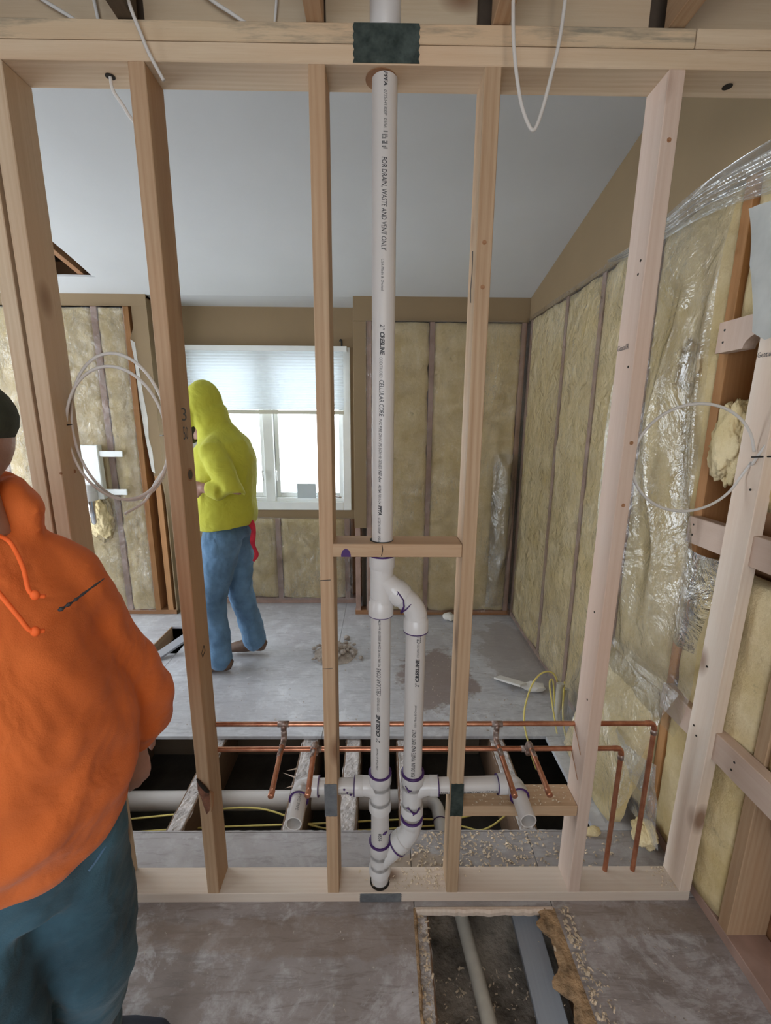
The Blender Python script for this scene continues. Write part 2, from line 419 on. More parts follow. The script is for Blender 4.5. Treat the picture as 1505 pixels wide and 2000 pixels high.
# ================================================================== THE SETTING
XW = 1.085   # inner face of the right wall studs
YR = 2.22    # far wall, right and left sections
YA = 2.45    # far wall, window alcove
XL = -3.5; YB = -3.4
def zc(y): return 2.463+.24*(YR-y)     # underside of the sloped ceiling

# ---- floor
floor = empty('floor', (0, 0, 0), 'grey dusty plywood subfloor with cut-out openings', None, None, 'structure')
def sheet(x0, x1, y0, y1, mat):
    return box('subfloor_panel', (x0+.001, y0+.001, -.02), (x1-.001, y1-.001, 0), mat, floor, bev=.0012)
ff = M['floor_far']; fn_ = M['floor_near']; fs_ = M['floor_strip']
# far room, tiled around the two openings
sheet(XL, -1.64, .79, 2.0, ff); sheet(-1.64, -1.42, .79, 1.60, ff); sheet(XL, -1.55, 2.0, 2.6, ff); sheet(-1.55, -.3, 2.0, 2.6, ff)
sheet(-1.42, -.3, .79, 2.0, ff); sheet(-.3, 1.2, 1.97, 2.6, ff); sheet(-.3, 1.2, .79, 1.97, ff)
sheet(.86, 1.2, .26, .79, ff); sheet(XL, -1.2, .26, .79, ff)
# strip below the partition
sheet(XL, .118, .01, .26, fs_); sheet(.118, .585, -.022, .26, fs_); sheet(.585, 1.2, .01, .26, fs_)
# near room
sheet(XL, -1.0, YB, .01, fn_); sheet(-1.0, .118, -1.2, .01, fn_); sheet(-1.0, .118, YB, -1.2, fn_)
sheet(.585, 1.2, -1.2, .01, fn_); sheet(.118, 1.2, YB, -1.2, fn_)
# chewed edges of the openings
def rag_edge(p0, p1, wdt, mat, seed, nrm=(0, 0, 1), side=None, parent=floor, name='torn_edge'):
    bm = bmesh.new(); p0 = V(p0); p1 = V(p1); d = (p1-p0); n = max(6, int(d.length/.012)); d.normalize()
    s = V(side); a = []; 
    for i in range(n+1):
        p = p0.lerp(p1, i/n)
        k = wdt*(.5+.9*abs(noise.noise(p*28+V((seed, 0, 0)))))+.004*random.random()
        k2 = .006*noise.noise(p*45+V((0, seed, 0)))
        a.append((bm.verts.new(p-s*.004+V((0, 0, .0015))), bm.verts.new(p+s*k*.5+V((0, 0, .002+k2*.3))), bm.verts.new(p+s*k+V((0, 0, -.006+k2))), bm.verts.new(p+s*k*.8+V((0, 0, -.022)))))
    for i in range(n):
        for j in range(3): bm.faces.new((a[i][j], a[i+1][j], a[i+1][j+1], a[i][j+1]))
    return fin(name, bm, mat, parent, recalc=False)
rag_edge((.60, -.75, 0), (.585, -.022, 0), .070, M['cut_edge'], 3, side=(-1, 0, 0))
rag_edge((.118, -.75, 0), (.118, -.022, 0), .006, M['cut_edge'], 5, side=(1, 0, 0))
rag_edge((.118, -.022, 0), (.585, -.022, 0), .010, M['lumber_plate'], 9, side=(0, -1, 0))
rag_edge((-1.15, .26, 0), (.86, .26, 0), .003, M['floor_strip'], 12, side=(0, 1, 0))

# ---- joists below
jt = M['joist_top']
def joist(x0, x1, y0, y1, top=-.0215, m2=None, label=None):
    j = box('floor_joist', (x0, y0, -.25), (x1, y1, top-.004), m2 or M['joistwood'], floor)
    bm = bmesh.new(); nx = 8; ny = int((y1-y0)/.012)
    g = [[bm.verts.new((x0+(x1-x0)*i/nx+(.006*noise.noise(V((i, k*.3, x0*9))) if i in (0, nx) else 0), y0+(y1-y0)*k/ny,
          top-.003+(.007*abs(noise.noise(V((x0*31+i*.7, k*.45, 1)))) if 0 < i < nx else -.006))) for i in range(nx+1)] for k in range(ny+1)]
    for k in range(ny):
        for i in range(nx): bm.faces.new((g[k][i], g[k][i+1], g[k+1][i+1], g[k+1][i]))
    fin('crusted_top', bm, jt, j)
    return j
for x0, x1 in ((-.865, -.795), (-.40, -.315), (-.175, -.095), (.085, .165), (.565, .645)):
    joist(x0, x1, .262, 1.4)
joist(-1.35, -1.27, .262, 1.4)
j1 = joist(.105, .165, -1.15, -.024, top=-.024); j2 = joist(.62, .67, -1.15, -.024, top=-.024)
# splintered sticks standing off the second joist
bm = bmesh.new()
for (y, dx, dz) in ((.55, -.06, .008), (.60, -.045, .012), (.50, -.03, .006)):
    p = V((-.395, y, -.022)); q = p+V((dx, random.uniform(-.03, .02), dz)); n_ = V((0, .003, .001))
    a, b2, c2 = bm.verts.new(p-n_), bm.verts.new(p+n_), bm.verts.new(q); d2 = bm.verts.new(p+V((0, 0, .006)))
    bm.faces.new((a, b2, c2)); bm.faces.new((a, d2, c2)); bm.faces.new((b2, d2, c2))
fin('splinter', bm, M['lumber_plate'], floor)
# the board closing the joist bays below
bm = bmesh.new(); nx, ny = 60, 70
g = [[bm.verts.new((-1.6+3.0*i/nx, -1.2+1.5*k/ny, -.262+.012*fbm(V((i*.5, k*.5, 2))))) for i in range(nx+1)] for k in range(ny+1)]
for k in range(ny):
    for i in range(nx): bm.faces.new((g[k][i], g[k][i+1], g[k+1][i+1], g[k+1][i]))
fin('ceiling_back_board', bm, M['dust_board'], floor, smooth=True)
box('shade_backing', (-1.6, .30, -.275), (1.2, 2.3, -.255), M['dark'], floor)
box('shade_backing', (XL, YB, -.34), (1.3, 2.8, -.29), M['dark'], floor)
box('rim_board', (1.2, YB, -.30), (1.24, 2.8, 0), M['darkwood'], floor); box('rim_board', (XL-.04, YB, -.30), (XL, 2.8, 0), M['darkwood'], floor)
box('rim_board', (XL, 2.6, -.30), (1.24, 2.64, 0), M['darkwood'], floor); box('rim_board', (XL, YB-.04, -.30), (1.24, YB, 0), M['darkwood'], floor)
# dark steel duct-like beam filling the far joist bay
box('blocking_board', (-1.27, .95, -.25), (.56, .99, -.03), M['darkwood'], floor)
# far left floor opening
box('opening_trim_board', (-1.66, 1.60, -.11), (-1.635, 2.0, -.001), M['lumber_tan'], floor)
bpl = beam('loose_grey_plank', (.50, -.55, -.112), (.505, .05, -.082), .085, .036, M['graywood'], None, side=(1, 0, .12))
tag(bpl, 'dusty grey plank lying along the open floor bay in front', 'plank')

# ---- right wall
wr = empty('wall_right', (XW, 0, 0), 'open right wall of studs and insulation below tan drywall', None, None, 'structure')
box('sheathing', (1.215, YB, 0), (1.235, 2.8, 3.6), M['oldwood'], wr)
box('bottom_plate', (XW, -1.6, .0), (XW+.125, YR+.3, .038), M['studface'], wr)
RS = (2.20, 1.57, 1.14, .70, .28, -.11, -.52, -.93, -1.34)
for i, y in enumerate(RS):
    box('wall_stud', (XW, y-.019, .038), (XW+.125, y+.019, 2.75), M['redwood'] if y in (.28, -.52) else (M['lumber_tan'] if y == -.11 else M['studface']), wr)
def prism(name, poly, axis, a, b_, mat, parent, kind=None):
    """poly: 2D points in the plane normal to axis ('x': (y,z); 'y': (x,z)); extruded from a to b_"""
    bm = bmesh.new()
    def P(p, t): return V((t, p[0], p[1])) if axis == 'x' else (V((p[0], t, p[1])) if axis == 'y' else V((p[0], p[1], t)))
    A = [bm.verts.new(P(p, a)) for p in poly]; B = [bm.verts.new(P(p, b_)) for p in poly]; n = len(poly)
    bm.faces.new(A); bm.faces.new(list(reversed(B)))
    for i in range(n): bm.faces.new((A[i], A[(i+1) % n], B[(i+1) % n], B[i]))
    return fin(name, bm, mat, parent)
prism('drywall_panel', [(YR+.01, 2.312), (-1.6, 2.312), (-1.6, 2.62), (-.0, 2.62), (.0, zc(0)+.02), (YR+.01, zc(YR)+.02)], 'x', 1.073, 1.0846, M['drywall_tan'], wr)
box('drywall_panel', (1.073, YB, 0.0), (1.0846, -1.6, 2.62), M['drywall_tan'], wr)

# ---- far wall
wb = empty('wall_back', (0, YR, 0), 'far wall with tan drywall around the window alcove', None, None, 'structure')
box('sheathing', (XL, 2.60, 2.15), (1.24, 2.64, 3.3), M['oldwood'], wb)
box('sheathing', (XL, 2.60, 0), (-1.62, 2.64, 2.15), M['oldwood'], wb); box('sheathing', (-.18, 2.60, 0), (1.24, 2.64, 2.15), M['oldwood'], wb)
box('sheathing', (-1.62, 2.60, 0), (-.18, 2.64, .85), M['oldwood'], wb)
# right section
box('drywall_panel', (-.21, YR-.012, 2.30), (1.073, YR, 2.475), M['drywall_tan'], wb)
box('drywall_panel', (-.21, YR-.011, .75), (-.115, YR-.001, 2.299), M['drywall_tan'], wb)
box('drywall_panel', (-.21, YR, .75), (-.199, YA, 2.44), M['drywall_tan'], wb)
box('bottom_plate', (-.21, YR, 0), (1.085, YR+.09, .038), M['oldwood'], wb)
for x in (-.095, .37, .74, 1.045): box('wall_stud', (x-.019, YR, .038), (x+.019, YR+.12, 2.46), M['studface'], wb)
box('wall_stud', (-.205, YR+.002, .0), (-.165, YR+.12, .75), M['studface'], wb)
box('sheathing', (-.16, YR+.14, 0), (1.2, YR+.16, 2.5), M['darkwood'], wb)
# alcove: drywall round the window
wx0, wx1, wz0, wz1 = -1.56, -.25, .85, 2.15
box('drywall_panel', (-1.69, YA, wz1), (-.2, YA+.012, 2.46), M['drywall_tan'], wb)
box('drywall_panel', (-1.69, YA, .77), (-.2, YA+.012, wz0), M['drywall_tan'], wb)
box('drywall_panel', (-1.69, YA, wz0), (wx0, YA+.012, wz1), M['drywall_tan'], wb)
box('drywall_panel', (wx1, YA, wz0), (-.2, YA+.012, wz1), M['drywall_tan'], wb)
box('bottom_plate', (-1.69, YA, 0), (-.2, YA+.09, .05), M['studface'], wb)
for x in (-1.32, -.88, -.29): box('wall_stud', (x-.022, YA, .05), (x+.022, YA+.12, .768), M['studface'], wb)
# left section
box('drywall_panel', (XL, YR-.012, 2.385), (-1.69, YR, 2.475), M['drywall_tan'], wb)
prism('drywall_panel', [(-1.80, 2.385), (-1.69, 2.385), (-1.69, .95), (-1.705, 1.10), (-1.72, 1.16), (-1.765, 1.16), (-1.77, 1.35), (-1.785, 1.45), (-1.775, 1.6), (-1.79, 1.75), (-1.785, 1.95), (-1.80, 2.1), (-1.83, 2.17), (-1.80, 2.24)], 'y', YR-.012, YR-.001, M['drywall_tan'], wb)
prism('gypsum_tear', [(-1.80, 2.14), (-1.79, 1.95), (-1.778, 1.75), (-1.763, 1.6), (-1.772, 1.45), (-1.755, 1.35), (-1.752, 1.18), (-1.775, 1.20), (-1.80, 1.5), (-1.812, 1.75), (-1.815, 2.0), (-1.83, 2.16)], 'y', YR-.0135, YR-.002, M['gypsum'], wb)
box('drywall_panel', (-1.70, YR, .0), (-1.69, YA, 2.44), M['drywall_tan'], wb)
for x, mt in ((-3.3, 'studface'), (-2.9, 'studface'), (-2.5, 'studface'), (-2.08, 'studface'), (-1.85, 'redwood'), (-1.745, 'redwood')):
    box('wall_stud', (x-.022, YR, .038), (x+.022, YR+.12, 2.46), M[mt], wb)
box('bottom_plate', (XL, YR, 0), (-1.69, YR+.1, .038), M['oldwood'], wb)
box('sheathing', (XL, YR+.14, 0), (-1.70, YR+.16, 2.5), M['darkwood'], wb)

# ---- left and rear walls of the two rooms (with window openings, the far left one added for daylight)
wl = empty('wall_left', (XL, 0, 0), 'tan left wall', None, None, 'structure')
def wall_with_hole(parent, axis, t0, t1, a0, a1, z1, h):
    (ha0, ha1, hz0, hz1) = h
    for (p0, p1, q0, q1) in ((a0, ha0, 0, z1), (ha1, a1, 0, z1), (ha0, ha1, 0, hz0), (ha0, ha1, hz1, z1)):
        if axis == 'x': box('drywall_panel', (t0, p0, q0), (t1, p1, q1), M['drywall_tan'], parent, 0)
        else: box('drywall_panel', (p0, t0, q0), (p1, t1, q1), M['drywall_tan'], parent, 0)
wall_with_hole(wl, 'x', XL-.05, XL, YB, .05, 2.62, (-2.05, -1.15, 1.1, 2.1))
wall_with_hole(wl, 'x', XL-.05, XL, .05, 2.6, 3.1, (.2, 2.1, .3, 2.4))
wf = empty('wall_front', (0, YB, 0), 'tan wall behind the viewpoint with a wide window opening', None, None, 'structure')
wall_with_hole(wf, 'y', YB-.05, YB, XL, 1.2, 2.62, (-1.7, .7, 1.05, 2.15))

# ---- sloped ceiling with its cut triangle
cl = empty('ceiling', (0, 1.1, zc(1.1)), 'pale grey sloped drywall ceiling with a cut-out', None, None, 'structure')
def cpt(x, y, dz=0): return (x, y, zc(y)+dz)
outer = [(XL, .06), (1.085, .06), (1.085, YR), (-.205, YR), (-.205, YA+.01), (-1.695, YA+.01), (-1.695, YR), (XL, YR)]
inner = [(-2.30, 1.55), (-1.915, 1.545), (-1.912, 1.80), (-1.918, 1.985), (-1.90, 2.005), (-1.95, 2.004), (-2.1, 2.000), (-2.30, 2.008)]
def cz(x, y, dz=0):
    return V((x, y, zc(min(y, YR)) - (max(0, y-YR))*.08 + dz))
bm = bmesh.new(); E_ = []
for loop in (outer, inner):
    vs = [bm.verts.new(cz(x, y)) for x, y in loop]
    for i in range(len(vs)): E_.append(bm.edges.new((vs[i], vs[(i+1) % len(vs)])))
bmesh.ops.triangle_fill(bm, edges=E_, use_beauty=True)
r = bmesh.ops.extrude_face_region(bm, geom=bm.faces[:])
for v_ in [e for e in r['geom'] if isinstance(e, bmesh.types.BMVert)]: v_.co.z += .013
fin('ceiling_board', bm, M['ceiling'], cl)
beam('rafter', (-2.0, 1.6, zc(1.6)+.10), (-2.0, 2.5, zc(2.5)+.10), .04, .16, M['oldwood'], cl)
bm = bmesh.new()
vs = [bm.verts.new(cz(x, y, .34)) for x, y in ((XL-.1, -.1), (1.3, -.1), (1.3, 2.75), (XL-.1, 2.75))]; bm.faces.new(vs)
fin('roof_light_block', bm, M['attic'], cl)  # added above the ceiling to block sky light
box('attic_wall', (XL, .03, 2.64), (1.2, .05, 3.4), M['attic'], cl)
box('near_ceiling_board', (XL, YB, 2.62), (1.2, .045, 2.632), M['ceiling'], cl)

# ================================================================== THE STUD PARTITION
pt = empty('stud_partition', (0, .0445, 0), 'new timber stud partition with double top plate, crossing the whole room', 'wall frame')
zt = 2.389
def stud(x, mat, x1=None, z0=.038, label=None):
    o = beam('stud', (x, .0445, z0), (x if x1 is None else x1, .0445, zt), .0385, .089, M[mat], pt)
    if label: o['label'] = label
    return o
s_dbl = stud(-.922, 'lumber', -.922, label='outer stud of the doubled pair at the left')
s0 = stud(-.880, 'lumber', -.872, label='stud at the left with two marked nail spots')
s1 = stud(-.559, 'lumber_tan', -.554, label='stud with a burnt split knot and pencil marks')
s2 = stud(-.155, 'lumber_tan', -.150, label='narrow brown stud left of the vent pipe')
s3 = stud(.247, 'lumber_tan', .249, label='stud with a pink side right of the vent pipe')
s4 = stud(.662, 'lumber_pink', .668, label='stud pierced by the two copper lines')
s5 = stud(1.042, 'lumber_plate', 1.060, label='end stud against the insulated wall')
# bottom plate with the pipe hole cut to the front edge shape
bp = box('bottom_plate', (-.945, 0, 0), (1.061, .089, .038), M['lumber_plate'], pt)
bm = bmesh.new(); lathe(bm, (.002, .040, .0385), (0, 0, 1), [(0, .0345), (.0012, .0345)], 28); fin('pipe_hole', bm, M['hole'], bp)
box('top_plate', (-2.6, 0, 2.389), (1.085, .089, 2.427), M['lumber'], pt)
o = box('upper_top_plate', (-2.6, 0, 2.4285), (.700, .089, 2.4665), M['lumber_mould'], pt); o['label'] = 'mould stained upper plate'
box('upper_top_plate', (.702, 0, 2.4285), (1.085, .089, 2.4665), M['lumber'], pt)
bm = bmesh.new(); lathe(bm, (-.004, .045, 2.3885), (0, 0, -1), [(0, .0375), (.001, .0375)], 28); fin('pipe_hole', bm, M['oldwood'], pt)
bm = bmesh.new(); lathe(bm, (-.639, .047, 2.3885), (0, 0, -1), [(0, .011), (.001, .011)], 14); fin('cable_hole', bm, M['hole'], pt)
bm = bmesh.new(); lathe(bm, (.82, .05, 2.3885), (0, 0, -1), [(0, .011), (.001, .011)], 14); fin('cable_hole', bm, M['hole'], pt)
# horizontal block across the pipe bay
blk = box('pipe_block', (-.136, 0, 1.228), (.228, .089, 1.266), M['lumber_tan'], pt)
bm = bmesh.new(); lathe(bm, (.002, .0445, 1.2665), (0, 0, 1), [(0, .034), (.001, .034)], 28); fin('pipe_hole', bm, M['hole'], blk)
bm = bmesh.new(); sweep(bm, [(.003, -.0006, 1.263), (.005, -.0006, 1.25), (.002, -.0006, 1.232)], .0012, 6); fin('crack', bm, M['hole'], blk)
bm = bmesh.new()
vs = [bm.verts.new((-.098+.014*math.cos(a)*(1 if abs(math.sin(a)) < .9 else .8), -.0008, 1.229+.024*math.sin(a))) for a in [PI*i/10 for i in range(11)]]
bm.faces.new(vs); fin('primer_stain', bm, M['purple'], blk)
# low block behind the drain outlet
box('outlet_block', (.266, .004, .345), (.643, .093, .383), M['lumber_tan'], pt)
# metal guards
def nail_plate(x0, x1, z0, z1, mat, name='nail_plate', label=None, teeth='x'):
    bm = bmesh.new(); n = 9; pts = []
    if teeth == 'x':
        for i in range(n+1): pts.append((x0+(.003 if i % 2 else 0), z0+(z1-z0)*i/n))
        for i in range(n, -1, -1): pts.append((x1-(.003 if i % 2 else 0), z0+(z1-z0)*i/n))
    else:
        n = 5
        for i in range(n+1): pts.append((x0+(x1-x0)*i/n, z0+(.002 if i % 2 else 0)))
        for i in range(n, -1, -1): pts.append((x0+(x1-x0)*i/n, z1-(.002 if i % 2 else 0)))
    o = prism(name, pts, 'y', -.0022, -.0003, M[mat], pt)
    if label: o['label'] = label
    bm = bmesh.new()
    return o
nail_plate(-.068, .082, 2.391, 2.465, 'galv_dark', label='dark galvanised guard plate on the double top plate')
nail_plate(-.066, .076, .002, .036, 'galv', label='grey guard plate on the bottom plate')
nail_plate(-.176, -.136, .352, .476, 'galv', teeth='z', label='grey guard plate on the stud left of the pipes')
nail_plate(.228, .268, .352, .476, 'galv_dark', teeth='z', label='dark guard plate on the stud right of the pipes')
# burnt split knot on stud 1
bm = bmesh.new()
pts = [(-.575, .50), (-.562, .485), (-.549, .468), (-.5405, .455), (-.5405, .40), (-.545, .375), (-.556, .36), (-.562, .385), (-.568, .42), (-.5775, .455)]
vs = []
for i, (x, z) in enumerate(pts): vs.append(bm.verts.new((x, -.0009, z)))
cen = bm.verts.new((-.557, -.008, .435))
for i in range(len(vs)): bm.faces.new((vs[i], vs[(i+1) % len(vs)], cen))
fin('burl', bm, simple('red_brown_knot_wood', (.20, .085, .05), .5, .5, 40, bump=1, bscale=50, bdist=.01), s1, smooth=True)
bm = bmesh.new(); sweep(bm, [(-.576, -.002, .497), (-.566, -.006, .484), (-.553, -.009, .470), (-.545, -.007, .455), (-.540, -.003, .448)], [.002, .005, .006, .005, .002], 8); fin('split', bm, M['hole'], s1)
bm = bmesh.new(); sweep(bm, [(-.540, -.001, .45), (-.539, .012, .43), (-.5394, .010, .39), (-.540, .001, .37)], [.002, .006, .005, .002], 8); fin('burl', bm, M['oldwood'], s1)
# marks on the lumber
def stroke(pts, parent, r=.0011, mat='ink', name='pen_mark'):
    bm = bmesh.new(); sweep(bm, pts, r, 5); return fin(name, bm, M[mat], parent)
xs = -.5385
for z0, y0, ch in ((1.15, .035, 'E'), (1.105, .036, 'w'), (1.065, .034, 'D'), (1.0, .022, 'S'), (.975, .020, 'R'), (.92, .012, 'X')):
    flat_text('pen_mark', ch, (xs-.0003+.0015*(z0-.9), y0, z0), (0, 1, .2), (0, -.2, 1), .022, .022, M['ink'], s1)
bm = bmesh.new(); sweep(bm, [(xs+.001, .025, .915), (xs+.0012, .045, .93), (xs+.001, .05, .91), (xs+.001, .03, .90), (xs+.001, .025, .915)], .0012, 5); fin('pen_mark', bm, M['ink'], s1)
for z0, ch in ((1.60, '3'), (1.55, '50')): flat_text('pencil_mark', ch, (-.5355, .03, z0), (0, 1, 0), (0, 0, 1), .03, .035, M['inkgrey'], s1)
bm = bmesh.new(); lathe(bm, (-.5368, .052, 1.452), (1, 0, 0), [(0, .019), (.0008, .019)], 18); k_ = fin('knot', bm, M['oldwood'], s1)
bm = bmesh.new(); lathe(bm, (-.5366, .052, 1.452), (1, 0, 0), [(0, .014), (.0011, .014)], 18); fin('knot', bm, M['darkwood'], s1)
flat_text('lumber_stamp', 'GeataIR', (.6455, .085, 1.793), (0, -1, 0), (0, 0, 1), .055, .014, M['ink'], s4)
flat_text('lumber_stamp', 'GeataIR', (1.0355, .085, 1.780), (0, -1, 0), (0, 0, 1), .055, .014, M['ink'], s5)
stroke([(-.172, -.0006, 1.158), (-.142, -.0006, 1.160)], s2); stroke([(-.172, -.0006, .88), (-.142, -.0006, .882)], s2, r=.0006)
stroke([(.226, .03, 2.02), (.2265, .028, 1.97), (.2255, .032, 1.93), (.226, .026, 1.90)], s3)
for i in range(9):
    a = [(.6415, .02+.055*random.random(), .5+1.6*random.random()), (1.0195, .02+.055*random.random(), .3+1.3*random.random())][i % 2]
    st_ = (s4, s5)[i % 2]
    x = a[0]+(.006*(a[2])/2.35 if i % 2 == 0 else .018*a[2]/2.35)
    bm = bmesh.new(); lathe(bm, (x+.0012, a[1], a[2]), (-1, 0, 0), [(0, .0035), (.001, .003)], 10); fin('nail_hole', bm, M['hole'], st_)
for st_, x, z in ((s3, .249, 1.93), (s3, .248, 2.03), (s4, .668, 2.25), (s4, .668, 1.55), (s4, .667, 1.38), (s0, -.8575, 1.46), (s5, 1.055, 1.28)):
    bm = bmesh.new(); lathe(bm, (x, .0008 if st_ is not s0 else .05, z), (0, -1, 0), [(0, .006), (.0016, .005)], 12)
    lathe(bm, (x, .0002, z), (0, -1, 0), [(0, .0035), (.0026, .003)], 10); fin('knot', bm, M['oldwood'], st_)
# notch grooves of the copper lines
for z in (.624, .528): stroke([(.6415, .084, z), (.6413, .05, z-.03), (.6413, .022, z-.062)], s4, r=.0012, mat='oldwood', name='drill_groove')
# joists and blocking above
for i, x in enumerate((-1.36, -.96, -.568, -.152, .262, .655)):
    o = box('ceiling_joist', (x-.019, -1.8, 2.468), (x+.019, .02, 2.615), M['darkwood'] if i == 2 else M['lumber_tan'], pt)
    if i == 2: o['label'] = 'old dark brown ceiling joist'
for x0, x1 in ((-2.5, -1.38), (-1.34, -.98), (-.94, -.60), (-.545, -.172), (-.132, .215), (.285, .612), (.675, 1.07)):
    box('blocking_board', (x0, .0405, 2.4675), (x1, .0585, 2.615), M['board'], pt)

box('gap_shade_board', (-2.5, .064, 2.467), (1.085, .07, 2.64), M['attic'], pt)  # added dark strip that stands for the shade in the joist gaps
# ================================================================== PVC DRAIN STACK
PY = .045; R2 = .0302
ds = empty('drain_stack', (.002, PY, .038), 'white plastic drain and vent pipes rising through the pipe bay', 'plumbing')
def rod(name, p0, p1, r, mat, parent, seg=28, label=None):
    bm = bmesh.new(); d = V(p1)-V(p0); lathe(bm, p0, d, [(0, r), (d.length, r)], seg)
    o = autosmooth(fin(name, bm, M[mat] if isinstance(mat, str) else mat, parent))
    if label: o['label'] = label
    return o
vent = rod('vent_pipe', (.004, PY, 1.20), (.004, PY, 2.62), R2, 'pvc', ds)
lowp = rod('left_riser', (.001, PY, .45), (.001, PY, 1.05), R2, 'pvc', ds)
rr = rod('right_riser', (.107, PY, .44), (.107, PY, .99), R2, 'pvc', ds)
tail = rod('stack_base', (.002, PY, -.10), (.002, PY, .12), R2, 'pvc', ds)
midp = rod('short_nipple', (.002, PY, .20), (.002, PY, .33), R2, 'pvc', ds)
# upper coupling above plates
bm = bmesh.new(); lathe(bm, (.004, PY, 2.475), (0, 0, 1), [(0, .0345), (.002, .036), (.145, .036)], 28); cpl = autosmooth(fin('coupling', bm, M['pvc_fit'], ds))
HB = .0375; BD = .0335
def hub(bm, p, axis, L_=.036, r0=BD):
    """bell: starts at fitting body and flares to the hub, p = mouth of the hub, axis points INTO the fitting"""
    lathe(bm, p, axis, [(0, HB-.002), (.001, HB), (L_, HB), (L_+.006, r0), (L_+.02, r0)], 28)
def ring(p, axis, parent, r=HB+.0004, L_=.0035, mat='purple'):
    bm = bmesh.new(); lathe(bm, V(p)-V(axis).normalized()*.001, axis, [(0, R2+.0004), (0, r), (L_, r), (L_, r-.001)], 28, cap=False)
    return fin('primer_ring', bm, M[mat], parent, smooth=True)
# upper wye (branch to lower right)
bm = bmesh.new()
hub(bm, (.004, PY, 1.222), (0, 0, -1)); hub(bm, (.001, PY, 1.035), (0, 0, 1))
lathe(bm, (.003, PY, 1.06), (0, 0, 1), [(0, BD), (.14, BD)], 28)
dirb = V((1, 0, -.88)).normalized(); pb = V((.066, PY, 1.091))
sweep(bm, [(.002, PY, 1.147), (.03, PY, 1.1225), pb], [BD, BD, BD], 28); hub(bm, pb, -dirb, .034)
uw = autosmooth(fin('upper_wye_fitting', bm, M['pvc_fit'], ds), 35)
ring((.004, PY, 1.222), (0, 0, -1), uw); ring((.001, PY, 1.035), (0, 0, 1), uw, L_=.002)
bm = bmesh.new()
sweep(bm, smooth_path([(.058, PY, 1.098), (.080, PY, 1.078), (.097, PY, 1.058), (.106, PY, 1.034), (.107, PY, 1.010)], 5), BD, 28)
hub(bm, (.107, PY, .982), (0, 0, 1), .034)
ue = autosmooth(fin('upper_elbow_fitting', bm, M['pvc_fit'], ds), 35)
ring((.107, PY, .982), (0, 0, 1), ue)
# primer drips on the wye branch
bm = bmesh.new()
sweep(bm, [(.048, PY-.0345, 1.122), (.056, PY-.0372, 1.110), (.066, PY-.0380, 1.096), (.068, PY-.0385, 1.076), (.060, PY-.0368, 1.056)], [.0015, .0024, .002, .0026, .004], 6)
sweep(bm, [(.050, PY-.0366, 1.116), (.046, PY-.0364, 1.108)], [.002, .001], 6)
fin('primer_drip', bm, M['purple'], uw, smooth=True)
bm = bmesh.new(); sweep(bm, [V((.060, PY-.0360, 1.056)), V((.074, PY-.0372, 1.066)), V((.088, PY-.0320, 1.080)), V((.098, PY-.018, 1.090))], [.003, .002, .0016, .001], 6); fin('primer_drip', bm, M['purple'], uw, smooth=True)
# double tees
def tee(x, sgn, ztop, zbot, zarm, name):
    bm = bmesh.new()
    hub(bm, (x, PY, ztop), (0, 0, -1)); hub(bm, (x, PY, zbot), (0, 0, 1), .024)
    lathe(bm, (x, PY, zbot+.01), (0, 0, 1), [(0, BD), (ztop-zbot-.02, BD)], 28)
    pts = smooth_path([(x, PY, zarm-.045), (x+sgn*.012, PY, zarm-.016), (x+sgn*.040, PY, zarm-.001), (x+sgn*.06, PY, zarm)], 5)
    sweep(bm, pts, [.030]*len(pts), 24)
    lathe(bm, (x+sgn*.083, PY, zarm), (-sgn, 0, 0), [(0, .0295), (.001, .031), (.026, .031), (.032, .027)], 24)
    return autosmooth(fin(name, bm, M['pvc_fit'], ds), 35)
zA = .424
tl_ = tee(.001, -1, .478, .335, zA, 'left_tee_fitting'); tr_ = tee(.108, 1, .478, .32, zA, 'right_tee_fitting')
ring((.001, PY, .478), (0, 0, -1), tl_); ring((.108, PY, .478), (0, 0, -1), tr_, L_=.006)
# arms
RA = .0245
la = rod('left_drain_arm', (-.07, PY, zA), (-.20, PY, zA-.002), RA, 'pvc', ds, 24)
ra = rod('right_drain_arm', (.175, PY, zA), (.40, PY, zA+.006), RA, 'pvc', ds, 24)
def ring2(p, axis, parent, r=.0318):
    bm = bmesh.new(); lathe(bm, p, axis, [(0, RA+.0003), (0, r), (.0025, r), (.0025, r-.001)], 24, cap=False); fin('primer_ring', bm, M['purple'], parent, smooth=True)
ring2((-.082, PY, zA), (-1, 0, 0), tl_); ring2((.191, PY, zA), (1, 0, 0), tr_)
def stub_elbow(x, xa, sgn, name):
    bm = bmesh.new()
    z = zA+(.006 if sgn > 0 else -.002)
    pts = smooth_path([(xa+sgn*.0, PY, z), (x-sgn*.020, PY, z), (x-sgn*.004, PY-.006, z), (x, PY-.022, z), (x, PY-.04, z)], 5)
    sweep(bm, pts, [.0285]*len(pts), 24)
    lathe(bm, (xa-sgn*.003, PY, z), (sgn, 0, 0), [(0, .0295), (.001, .031), (.028, .031), (.033, .027)], 24)
    lathe(bm, (x, PY-.048, z), (0, 1, 0), [(0, .0295), (.001, .031), (.020, .031), (.026, .027)], 24)
    e = autosmooth(fin(name, bm, M['pvc_fit'], ds), 35)
    ring2((xa-sgn*.004, PY, z), (-sgn, 0, 0), e); ring2((x, PY-.049, z), (0, -1, 0), e)
    bm = bmesh.new()
    lathe(bm, (x, PY-.02, z), (0, -1, 0), [(0, RA), (.115, RA), (.116, RA-.0005), (.116, RA-.0035), (.112, RA-.004), (.03, RA-.004)], 24)
    return e, autosmooth(fin('stub_out_pipe', bm, M['pvc'], ds), 35)
e1, so1 = stub_elbow(-.257, -.205, -1, 'left_stub_elbow'); e2, so2 = stub_elbow(.447, .392, 1, 'right_stub_elbow')
